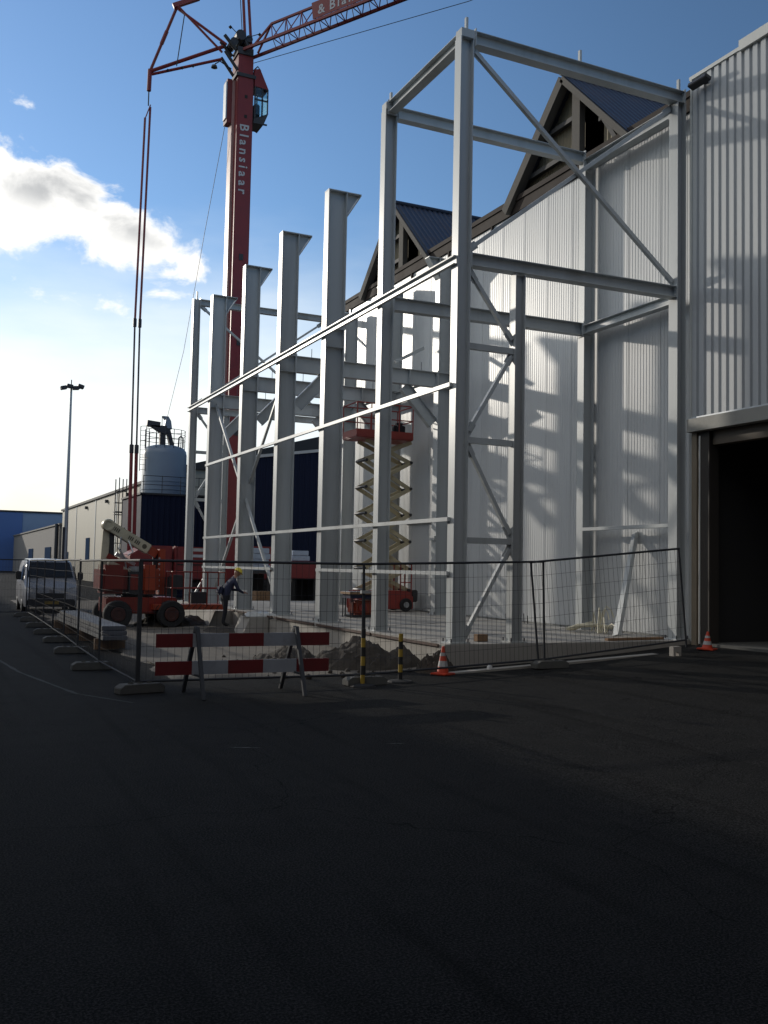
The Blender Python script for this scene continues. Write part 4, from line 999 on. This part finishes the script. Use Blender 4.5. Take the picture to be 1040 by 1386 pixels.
for s in (-1, 1):
    MB().prism([(s*0.995, 0.98, 1.25), (s*0.995, 1.95, 1.25), (s*0.915, 1.95, 1.78), (s*0.915, 1.45, 1.80)], (s*0.012, 0, 0)).build('side_window', GLASS, vn)
    MB().cbox((s*1.12, 1.02, 1.42), (0.20, 0.12, 0.32)).build('mirror', BLACK, vn, bevel=0.03)
    MB().prism([(s*0.56, 0.045, 0.80), (s*0.88, 0.09, 0.80), (s*0.90, 0.20, 1.02), (s*0.66, 0.06, 0.97)], (0, -0.02, 0.0)).build('headlight', LAMPGLASS, vn)
    MB().cbox((s*0.70, -0.01, 0.45), (0.14, 0.06, 0.10)).build('fog_lamp', LAMPGLASS, vn)
    MB().box((s*0.90, 2.02, 1.02), (s*1.005, 2.16, 1.06)).build('door_handle', BLACK, vn)
    for y in (0.98, 3.95): 
        wl = MB().wheel((s*0.88, y, 0.33), 0.33, 0.22, (1, 0, 0)).build('wheel', BLACK, vn, smooth=True)
        MB().wheel((s*0.975, y, 0.33), 0.20, 0.05, (1, 0, 0)).build('rim', GALV, wl, smooth=True)
MB().box((-0.86, -0.06, 0.30), (0.86, 0.12, 0.56)).build('bumper', BLACK, vn, bevel=0.04)
MB().box((-0.52, -0.035, 0.60), (0.52, 0.04, 0.78)).build('grille', BLACK, vn, bevel=0.02)
MB().cbox((0, -0.045, 0.86), (0.16, 0.03, 0.10)).build('badge', GALV, vn, bevel=0.01)
MB().cbox((0, -0.075, 0.43), (0.52, 0.02, 0.11)).build('number_plate', YELLOW, vn)
MB().tube((0.1, 1.6, 2.06), (0.1, 1.66, 2.22), 0.008, 5).build('aerial', BLACK, vn)
vn.rotation_euler = (0, 0, -0.03)

# ------------------------------------------------------------------ boom lift
bl = thing('boom_lift', (6.0, 31.0, 0), 'red telescopic boom lift with cream boom and low basket near the fence row', 'boom lift')
by = 31.0
MB().box((5.05, by-0.75, 0.42), (7.2, by+0.75, 0.92)).build('chassis', MACHRED, bl, bevel=0.04)
for x in (5.35, 6.95):
    for y in (by-0.95, by+0.95):
        wl = MB().wheel((x, y, 0.42), 0.42, 0.34, (0, 1, 0)).build('wheel', BLACK, bl, smooth=True)
        MB().wheel((x, y-0.11, 0.42), 0.22, 0.16, (0, 1, 0)).build('rim', mat('dirty dark red rim', (0.06, 0.018, 0.014), 0.7), wl, smooth=True)
MB().lathe((6.1, by, 0), [(0.5, 0.92), (0.5, 1.02), (0.0, 1.02)], 20).build('turntable', DARKM, bl)
MB().box((4.85, by-0.78, 1.02), (5.68, by+0.72, 1.90)).build('engine_cowl', MACHRED, bl, bevel=0.14)
MB().box((6.05, by-0.80, 1.02), (6.62, by-0.10, 1.92)).build('tank_cowl', ORANGE, bl, bevel=0.12)
MB().box((5.70, by-0.72, 1.02), (6.03, by+0.5, 1.70)).build('control_bay', DARKM, bl)
MB().box((5.75, by-0.74, 1.15), (5.97, by-0.725, 1.62)).build('bay_door', MACHRED, bl)
MB().box((5.78, by-0.70, 1.702), (6.02, by-0.1, 1.86)).build('cowl_cap', GALV, bl, bevel=0.03)
# tower links and main boom
MB().bar((5.02, by+0.1, 1.1), (5.12, by+0.1, 3.12), 0.22, 0.20).build('riser_link', BOOMCREAM, bl)
MB().bar((5.30, by+0.1, 1.7), (5.26, by+0.1, 3.0), 0.14, 0.26).build('lift_cylinder', DARKM, bl)
MB().bar((5.15, by, 2.18), (5.95, by, 1.80), 0.10, 0.16).build('lower_link', MACHRED, bl)
MB().bar((5.15, by-0.35, 1.98), (5.98, by-0.35, 1.58), 0.08, 0.14).build('lower_link', BOOMCREAM, bl)
MB().bar((5.45, by+0.25, 2.25), (6.05, by+0.25, 1.92), 0.09, 0.10).build('lower_link', GALV, bl)
b0 = V(5.14, by, 3.12); b1 = V(6.40, by, 2.40)
bo = MB().bar(b0, b1, 0.30, 0.32).build('boom', BOOMCREAM, bl, bevel=0.015)
dirb = (b1-b0).normalized(); upb = V(0, 1, 0).cross(dirb)*-1
MB().wheel(b0, 0.19, 0.34, (0, 1, 0)).build('boom_knuckle', BOOMCREAM, bl, smooth=True)
for t, nn in ((0.12, 4), (0.50, 3), (0.66, 3)):
    for k in range(nn): MB().cbox(b0+(b1-b0)*(t+k*0.042)+V(0, -0.153, 0), (0.038, 0.006, 0.12), 0, ('Y', 0.52)).build('faded_letter', TEXTD, bo)
MB().wheel(b0+(b1-b0)*0.88+V(0, -0.152, 0), 0.075, 0.01, (0, 1, 0)).build('decal', TEXTD, bo)
for t in (0.35, 0.5, 0.62): MB().cbox(b0+(b1-b0)*t+V(0.05, 0, 0.17), (0.05, 0.05, 0.04)).build('hose_clip', BLACK, bo)
MB().bar(b1+dirb*0.02, b1+dirb*0.30, 0.24, 0.26).build('boom_tip', ORANGE, bl)
MB().bar((6.62, by, 2.35), (6.66, by, 1.35), 0.16, 0.10).build('jib_plate', DARKM, bl)
MB().box((6.70, by-0.30, 1.0), (6.88, by+0.1, 2.42)).build('mount_post', ORANGE, bl)
for i in range(7): MB().cbox((6.69, by-0.32, 1.1+i*0.17), (0.05, 0.03, 0.06)).build('bolt_head', GALV, bl)
MB().path([(5.5, by-0.3, 2.75), (5.42, by-0.4, 2.4), (5.62, by-0.4, 2.1), (5.68, by-0.35, 1.75)], 0.03, 6).build('hydraulic_hose', GALV, bl)
MB().path([(5.75, by-0.2, 2.65), (5.85, by-0.4, 2.3), (5.7, by-0.42, 2.2)], 0.025, 6).build('hydraulic_hose', GALV, bl)
# basket
bx0, bx1, bya, byb = 6.95, 8.62, by-1.05, by-0.25
MB().box((bx0-0.55, bya, 0.56), (bx1, byb, 0.72)).build('basket_floor', ORANGE, bl)
for i in range(11): MB().bar((bx0-0.5+i*0.19, bya-0.008, 0.58), (bx0-0.4+i*0.19, bya-0.008, 0.70), 0.03, 0.012).build('floor_slot', BLACK, bl)
for z in (1.22, 1.72):
    for y in (bya, byb): MB().tube((bx0, y, z), (bx1, y, z), 0.022, 6).build('basket_rail', MACHRED, bl)
    for x in (bx0, bx1): MB().tube((x, bya, z), (x, byb, z), 0.022, 6).build('basket_rail', MACHRED, bl)
for x in (bx0, bx0+0.55, bx0+1.1, bx1):
    for y in (bya, byb): MB().tube((x, y, 0.7), (x, y, 1.73), 0.022, 6).build('basket_post', MACHRED, bl)
MB().box((bx0+0.02, bya+0.1, 1.2), (bx0+0.35, bya+0.55, 1.62)).build('control_panel', DARKM, bl, bevel=0.02)
MB().cbox((bx0+0.9, bya+0.4, 0.92), (0.5, 0.4, 0.36)).build('tool_box', DARKM, bl, bevel=0.02)
MB().bar((bx1-0.55, bya-0.02, 1.78), (bx1-0.15, bya-0.02, 1.82), 0.04, 0.05).build('grab_handle', GALV, bl)

# ------------------------------------------------------------------ scissor lift on the slab
sl_ = thing('scissor_lift', (13.7, 29.2, 0.53), 'raised scissor lift with red platform standing inside the steel frame', 'scissor lift')
sy = 29.2
MB().box((12.62, sy-0.40, 0.80), (14.62, sy+0.40, 1.22)).build('chassis', LIFTRED, sl_, bevel=0.03)
MB().box((12.60, sy-0.44, 0.62), (14.64, sy-0.36, 1.05)).build('side_tray', LIFTRED, sl_, bevel=0.02)
MB().box((12.60, sy+0.36, 0.62), (14.64, sy+0.44, 1.05)).build('side_tray', LIFTRED, sl_, bevel=0.02)
for x in (12.95, 14.35):
    for y in (sy-0.46, sy+0.46):
        wl = MB().wheel((x, y, 0.76), 0.22, 0.14, (0, 1, 0)).build('wheel', BLACK, sl_, smooth=True)
        MB().wheel((x, y-0.03, 0.76), 0.10, 0.10, (0, 1, 0)).build('rim', GALV, wl, smooth=True)
for y in (sy-0.25, sy+0.25):
    for x in (14.15, 14.55): MB().tube((x, y-0.2, 1.2), (x, y-0.2, 2.15), 0.025, 6).build('ladder_rail', LIFTRED, sl_)
for z in (1.5, 1.8, 2.1): MB().tube((14.15, sy-0.45, z), (14.55, sy-0.45, z), 0.02, 6).build('ladder_rung', LIFTRED, sl_)
MB().box((14.64, sy-0.35, 0.85), (14.86, sy+0.30, 1.25)).build('battery_box', DARKM, sl_, bevel=0.03)
zl = [1.24, 1.95, 2.85, 3.75, 4.62, 5.50, 6.18]
xL, xR = 12.86, 14.50
for k in range(6):
    for y in (sy-0.36, sy+0.28):
        MB().bar((xL, y, zl[k]), (xR, y, zl[k+1]), 0.05, 0.13).build('scissor_arm', ARMS, sl_)
        MB().bar((xR, y+0.08, zl[k]), (xL, y+0.08, zl[k+1]), 0.05, 0.13).build('scissor_arm', ARMS, sl_)
    MB().tube(((xL+xR)/2, sy-0.40, (zl[k]+zl[k+1])/2), ((xL+xR)/2, sy+0.40, (zl[k]+zl[k+1])/2), 0.045, 8).build('pivot_tube', ARMS, sl_)
    for x in (xL, xR): MB().tube((x, sy-0.42, zl[k]), (x, sy+0.42, zl[k]), 0.05, 8).build('cross_tube', DARKM, sl_)
MB().tube((13.9, sy, 1.6), (13.3, sy, 3.1), 0.07, 8).build('lift_ram', GALV, sl_)
px0, px1, pya, pyb = 12.40, 14.42, sy-0.62, sy+0.55
MB().box((px0, pya, 6.20), (px1, pyb, 6.28)).build('platform_floor', LIFTRED, sl_)
for a, b in (((px0, pya), (px1, pya)), ((px0, pyb), (px1, pyb)), ((px0, pya), (px0, pyb)), ((px1, pya), (px1, pyb))):
    MB().bar((*a, 6.37), (*b, 6.37), 0.03, 0.20).build('toe_board', LIFTRED, sl_)
    MB().bar((*a, 6.26), (*b, 6.26), 0.045, 0.05).build('edge_channel', LIFTRED, sl_)
    for z in (6.85, 7.34): MB().tube((*a, z), (*b, z), 0.022, 6).build('guard_rail', LIFTRED, sl_)
for i in range(5):
    x = px0+(px1-px0)*i/4
    for y in (pya, pyb): MB().tube((x, y, 6.28), (x, y, 7.35), 0.022, 6).build('guard_post', LIFTRED, sl_)
MB().box((12.75, pya+0.02, 6.95), (13.05, pya+0.15, 7.12)).build('control_panel', WHITEP, sl_, bevel=0.015)
tb = MB(); tb.cbox((14.05, sy-0.3, 6.55), (0.42, 0.32, 0.52)); tag(tb.build('tool_bag', CLOTH2, bevel=0.10, smooth=True), 'dark tool bag on the scissor lift platform near the wall column', 'bag')
tb = MB(); tb.cbox((12.95, sy+0.05, 6.42), (0.45, 0.35, 0.26)); tag(tb.build('tool_case', BLACK, bevel=0.03), 'black tool case on the left end of the scissor lift platform', 'case')

for o in (sl_, bpy.data.objects['tool_bag'], bpy.data.objects['tool_case']): o.location += Vector((0.17, 0.35, 0))
# ------------------------------------------------------------------ table saw and generator on the slab
gn = thing('generator', (11.5, 26, ZS), 'small orange generator under a pale board on the slab', 'generator')
MB().box((11.22, 25.8, 0.60), (11.95, 26.3, 1.02)).build('engine_case', ORANGE, gn, bevel=0.06)
MB().box((11.16, 25.75, 0.545), (12.0, 26.35, 0.60)).build('skid', DARKM, gn)
MB().wheel((11.5, 25.78, 0.80), 0.13, 0.05, (0, 1, 0)).build('recoil_cover', LIFTRED, gn, smooth=True)
for x in (11.18, 11.98):
    for y in (25.78, 26.32): MB().tube((x, y, 0.56), (x, y, 1.10), 0.02, 6).build('frame_tube', DARKM, gn)
wb = thing('work_table', (11.4, 25.9, ZS), 'pale topped work table with thin legs beside the generator', 'table')
MB().box((10.98, 25.55, 1.20), (12.05, 26.25, 1.26)).build('table_top', WOOD, wb); MB().box((11.0, 25.56, 1.262), (12.03, 26.23, 1.275)).build('cover_board', BOARDWHITE, wb)
MB().box((11.03, 25.62, 1.08), (12.0, 26.2, 1.198)).build('apron', CLOTH, wb)
for x in (11.05, 11.98):
    for y in (25.6, 26.2): MB().tube((x, y, ZS+0.002), (x, y, 1.09), 0.018, 6).build('leg', DARKM, wb)

# ------------------------------------------------------------------ materials stored beyond the frame
rc = thing('red_skip', (15, 40, 0), 'red steel container raised on dark trestles seen between two columns', 'container')
MB().box((14.35, 40, 1.44), (16.6, 43, 2.18)).build('container_body', CRANERED, rc, bevel=0.03)
MB().box((14.20, 39.98, 1.42), (14.345, 40.3, 2.2)).build('end_panel', ORANGE, rc)
for x in (14.5, 15.5, 16.4): MB().box((x, 40.1, 0), (x+0.15, 42.9, 1.438)).build('trestle', BLACK, rc)
MB().box((14.3, 40.9, 0), (16.6, 41.0, 1.4)).build('back_sheet', BLACK, rc)
def wrap(x0, x1, y, z0, z1, label, n):
    t = MB()
    for k in range(n): 
        h = (z1-z0)/n; t.box((x0+0.03*math.sin(k*2), y, z0+k*h+0.006), (x1+0.03*math.cos(k*3), y+1.6, z0+(k+1)*h-0.006))
    tag(t.build('wrapped_pack', WRAP, bevel=0.02), label, 'pack', 'foil wrapped packs')
wrap(12.6, 13.5, 40.2, 1.75, 2.72, 'tall pale blue wrapped pack on the dark stand left of the red container', 4)
wrap(14.55, 15.35, 40.3, 2.20, 2.66, 'pale blue wrapped pack on top of the red container', 2)
sd = thing('dark_stand', (13, 41, 0), 'dark stand under the tall pale blue pack', 'stand')
MB().box((12.5, 40.1, 1.62), (13.6, 42, 1.748)).build('deck', DARKM, sd)
for x in (12.55, 13.4): 
    for y in (40.15, 41.8): MB().box((x, y, 0), (x+0.12, y+0.12, 1.62)).build('leg', DARKM, sd)
MB().box((12.5, 41.2, 0.9), (13.6, 41.26, 1.6)).build('back_panel', BLACK, sd)
pl = thing('timber_pile', (13.1, 39.6, 0), 'short pile of raw timber boards below the dark stand', 'timber')
for k in range(5):
    for q in range(4): MB().box((12.66+q*0.21+0.02*(k % 2), 39.4, 0.10+k*0.16), (12.85+q*0.21+0.02*(k % 2), 40.05, 0.245+k*0.16)).build('board', WOOD, pl)

# ------------------------------------------------------------------ small things on the slab near the white wall
pr = thing('leaning_plank', (14.3, 17.8, ZS), 'grey steel plank leaning against the white wall by the corner column', 'plank')
MB().bar((14.10, 17.70, ZS+0.02), (15.27, 18.46, 2.92), 0.16, 0.05, up=(-1, 0, 0.5)).build('plank', STEEL, pr); 
MB().bar((14.13, 17.61, ZS+0.04), (15.24, 18.375, 2.90), 0.02, 0.10, up=(-1, 0, 0.5)).build('lip', STEEL, pr)
random.seed(11)
sk = thing('strap_tangle', (14.35, 18.55, ZS), 'tangle of pale curling plastic straps at the foot of the white wall', 'straps')
for k in range(7):
    a = random.uniform(0, PI); x = 14.35+random.uniform(-0.12, 0.12); y = 18.55+random.uniform(-0.25, 0.25)
    h = random.uniform(0.25, 0.75); dx, dy = math.cos(a)*random.uniform(0.2, 0.5), random.uniform(-0.6, 0.75)
    pts = [(x, y, ZS+0.02), (x+dx*0.25, y+dy*0.25, ZS+h*0.75), (x+dx*0.6, y+dy*0.6, ZS+h), (x+dx, y+dy, ZS+h*(0.85 if k % 2 else 0.35)), (x+dx*1.2, y+dy*1.25, ZS+(h*0.6 if k % 3 else 0.03))]
    o = MB().path(pts, 0.016, 6).build('strap', STRAW, sk, smooth=True)
ho = MB().path([(14.35+0.5*math.sin(t*0.9), 19.9-0.16*t, ZS+0.03+(0.16*abs(math.sin(t*0.7)))) for t in range(9)], 0.045, 8).build('pale_hose', STRAW, smooth=True)
tag(ho, 'thick pale hose lying on the slab before the white wall', 'hose')
tag(MB().cbox((10.17, 16.98, ZS+0.075), (0.26, 0.14, 0.14), 0.1).build('timber_block', WOOD, bevel=0.006), 'brown timber block on the slab edge between the front columns', 'block')
tag(MB().bar((13.0, 16.62, ZS+0.03), (14.6, 16.75, ZS+0.03), 0.10, 0.05).build('loose_lath', WOOD), 'flat dark lath on the slab edge before the leaning plank', 'lath')
rb = thing('starter_bars', (12.9, 23.2, ZS), 'row of short dark starter bars poking from the slab at the wall foot', 'bars')
for k in range(7): MB().tube((14.9, 23.5-k*0.18, ZS), (14.88, 23.5-k*0.18, ZS+0.22+0.05*(k % 2)), 0.014, 6).build('bar', BOLT, rb)
tag(MB().cbox((9.6, 15.7, gz(9.6, 15.7)+0.06), (0.10, 0.08, 0.10), 0.4).build('white_lump', WHITEP, bevel=0.02), 'small white lump on the kerb board right of the orange cone', 'debris')

# faint white scuffs on the asphalt
def scuff(x, y, L, w, rz):
    vs = []; n = 10
    for i in range(n+1):
        a = i/n; h = w*(0.25+0.75*abs(math.sin(a*9+x)))*math.sin(PI*min(max(a, 0.03), 0.97))
        for s_ in (-1, 1):
            p = Matrix.Rotation(rz, 3, 'Z') @ Vector((a*L, s_*h, 0)); vs.append((x+p.x, y+p.y, gz(x+p.x, y+p.y)+0.004))
    return structure(MB().add(vs, [(2*i, 2*i+1, 2*i+3, 2*i+2) for i in range(n)]).build('paint_scuff', mat('worn white road paint', (0.10, 0.10, 0.10), 0.8, 0, 0.4, 20)))
scuff(3.05, 10.3, 0.36, 0.018, -0.42); scuff(4.75, 9.95, 0.24, 0.012, -0.3)
wl_ = [(1.25, 25.4), (1.35, 21.9), (1.62, 18.4), (2.15, 15.2), (2.75, 14.0)]
vs = []
for q in range(41):
    t = q/40*4; i = min(3, int(t)); a = t-i
    x = wl_[i][0]*(1-a)+wl_[i+1][0]*a; y = wl_[i][1]*(1-a)+wl_[i+1][1]*a
    w_ = 0.012+0.035*max(0, 0.5+noise.noise((q*0.7, 1, 2)))
    vs += [(x-w_, y, gz(x, y)+0.004), (x+w_+0.03*noise.noise((q, 3, 1)), y, gz(x, y)+0.004)]
structure(MB().add(vs, [(2*i, 2*i+1, 2*i+3, 2*i+2) for i in range(40)]).build('worn_line', mat('worn grey line', (0.016, 0.016, 0.0165), 0.85, 0, 0.5, 9)))

# ------------------------------------------------------------------ worker
def person(loc, rz, label):
    J = {}
    E_ = []
    def j(n, co, r): J[n] = (len(J), Vector(co), r)
    j('pelvis', (0.00, 0, 0.96), 0.135); j('spine', (0.07, 0, 1.14), 0.135); j('chest', (0.19, 0, 1.33), 0.15); j('neck', (0.31, 0, 1.485), 0.062); j('skull', (0.36, 0, 1.56), 0.07)
    for s_, t in ((1, 'l'), (-1, 'r')):
        o_ = 0.05*s_
        j('hip'+t, (0.0, 0.095*s_, 0.90), 0.10); j('knee'+t, (0.045+o_, 0.11*s_, 0.50), 0.068); j('ankle'+t, (-0.02+o_, 0.115*s_, 0.11), 0.05); j('ball'+t, (0.10+o_, 0.125*s_, 0.05), 0.045); j('toe'+t, (0.19+o_, 0.13*s_, 0.045), 0.036)
        j('shoulder'+t, (0.235, 0.185*s_, 1.375), 0.075); j('elbow'+t, (0.32-0.02*s_, 0.255*s_, 1.12), 0.052); j('wrist'+t, (0.53, 0.16*s_, 1.06+0.03*s_), 0.034); j('palm'+t, (0.60, 0.145*s_, 1.055+0.03*s_), 0.030)
    for a, b in (('pelvis', 'spine'), ('spine', 'chest'), ('chest', 'neck'), ('neck', 'skull')): E_.append((a, b))
    for t in 'lr':
        for a, b in (('pelvis', 'hip'+t), ('hip'+t, 'knee'+t), ('knee'+t, 'ankle'+t), ('ankle'+t, 'ball'+t), ('ball'+t, 'toe'+t), ('chest', 'shoulder'+t), ('shoulder'+t, 'elbow'+t), ('elbow'+t, 'wrist'+t), ('wrist'+t, 'palm'+t)): E_.append((a, b))
    # five short fingers on each hand
    for s_, t in ((1, 'l'), (-1, 'r')):
        pc = J['palm'+t][1]
        for k, (dy, ln) in enumerate(((0.030, 0.062), (0.010, 0.072), (-0.010, 0.068), (-0.030, 0.052))):
            n = 'f%d%s' % (k, t)
            j(n+'a', pc+Vector((0.035, dy, 0.0)), 0.010); j(n+'b', pc+Vector((0.035+ln*0.6, dy, -0.012)), 0.009); j(n+'c', pc+Vector((0.035+ln*0.85, dy, -0.045)), 0.008)
            E_ += [('palm'+t, n+'a'), (n+'a', n+'b'), (n+'b', n+'c')]
        j('t'+t+'a', pc+Vector((0.0, -0.045*s_, 0.0)), 0.011); j('t'+t+'b', pc+Vector((0.04, -0.06*s_, -0.02)), 0.009)
        E_ += [('palm'+t, 't'+t+'a'), ('t'+t+'a', 't'+t+'b')]
    me = bpy.data.meshes.new('body'); me.from_pydata([v[1] for v in J.values()], [(J[a][0], J[b][0]) for a, b in E_], [])
    tmp = bpy.data.objects.new('body_tmp', me); COL.objects.link(tmp)
    sk_ = tmp.modifiers.new('s', 'SKIN'); sk_.use_smooth_shade = True
    for i, (idx, co, r) in enumerate(J.values()):
        me.skin_vertices[0].data[idx].radius = (r, r)
    me.skin_vertices[0].data[0].use_root = True
    sb = tmp.modifiers.new('d', 'SUBSURF'); sb.levels = 2; sb.render_levels = 2
    dg = bpy.context.evaluated_depsgraph_get(); dg.update()
    bme = bpy.data.meshes.new_from_object(tmp.evaluated_get(dg)); bpy.data.objects.remove(tmp)
    bme.materials.clear()
    for m_ in (CLOTH, CLOTH2, SKIN, BLACK): bme.materials.append(m_)
    for p in bme.polygons:
        c_ = p.center; p.use_smooth = True
        if c_.z < 0.13: p.material_index = 3
        elif c_.z < 0.93: p.material_index = 1
        elif c_.x > 0.55 or (c_.z > 1.47 and c_.x > 0.27): p.material_index = 2
        else: p.material_index = 0
    root = thing('person', loc, label, 'person', local=True)
    b = bpy.data.objects.new('body', bme); COL.objects.link(b); b.parent = root
    # head with face
    h = MB(); hc = Vector((0.40, 0, 1.625)); n, m_ = 14, 18; tilt = Matrix.Rotation(0.55, 3, 'Y')
    for i in range(n+1):
        th = PI*i/n
        for k in range(m_):
            ph = 2*PI*k/m_; x = math.sin(th)*math.cos(ph); y = math.sin(th)*math.sin(ph); z = math.cos(th)
            jaw = 1-0.22*max(0, -z)*(1 if x > -0.2 else 1.3)
            p = Vector((x*0.098*jaw, y*0.076*jaw, z*0.125))
            if x > 0.75 and abs(y) < 0.28 and -0.35 < z < 0.2: p.x += 0.022*(1-abs(z+0.1)*2)
            if x > 0.55 and abs(abs(y)-0.38) < 0.16 and 0.0 < z < 0.3: p.x -= 0.008
            h.v.append(hc+tilt @ p)
    h.f = [(i*m_+k, i*m_+(k+1) % m_, (i+1)*m_+(k+1) % m_, (i+1)*m_+k) for i in range(n) for k in range(m_)]
    hd_ = h.build('head', SKIN, root, smooth=True)
    for s_ in (-1, 1):
        MB().lathe(hc+tilt @ Vector((0.086, 0.032*s_, 0.022)), [(0, -0.009), (0.009, 0), (0, 0.009)], 8).build('eye', BLACK, hd_)
        MB().cbox(hc+tilt @ Vector((-0.005, 0.078*s_, 0.0)), (0.035, 0.016, 0.06), 0, ('Y', 0.5)).build('ear', SKIN, hd_, bevel=0.006)
    MB().cbox(hc+tilt @ Vector((0.083, 0, -0.062)), (0.012, 0.045, 0.010), 0, ('Y', 0.5)).build('mouth', mat('lips', (0.22, 0.08, 0.07), 0.6), hd_)
    he = MB(); prof = [(0.150, 0.0), (0.128, 0.008), (0.122, 0.05), (0.100, 0.10), (0.055, 0.128), (0.0, 0.135)]
    base = len(he.v); q = 20
    for i in range(q):
        a = 2*PI*i/q
        for k, (r_, z) in enumerate(prof):
            ex = 0.035 if (k == 0 and math.cos(a) > 0.3) else 0
            he.v.append(hc+tilt @ Vector(((r_+ex)*math.cos(a), r_*0.9*math.sin(a), z+0.035)))
    he.f = [(i*6+k, ((i+1) % q)*6+k, ((i+1) % q)*6+k+1, i*6+k+1) for i in range(q) for k in range(5)]
    he.build('helmet', HELMET, root, smooth=True)
    MB().cbox((-0.15, 0.02, 1.10), (0.14, 0.30, 0.30), 0, ('Y', 0.3)).build('tool_pouch', CLOTH, root, bevel=0.05, smooth=True)
    MB().cbox((0.63, 0.0, 1.08), (0.08, 0.30, 0.05), 0.1).build('level_tool', WHITEP, root, bevel=0.01)
    root.rotation_euler = (0, 0, rz)
    return root
person((8.30, 28.9, gz(8.3, 28.9)+0.10), 0.1, 'worker in dark blue clothes and yellow helmet bending towards the column')
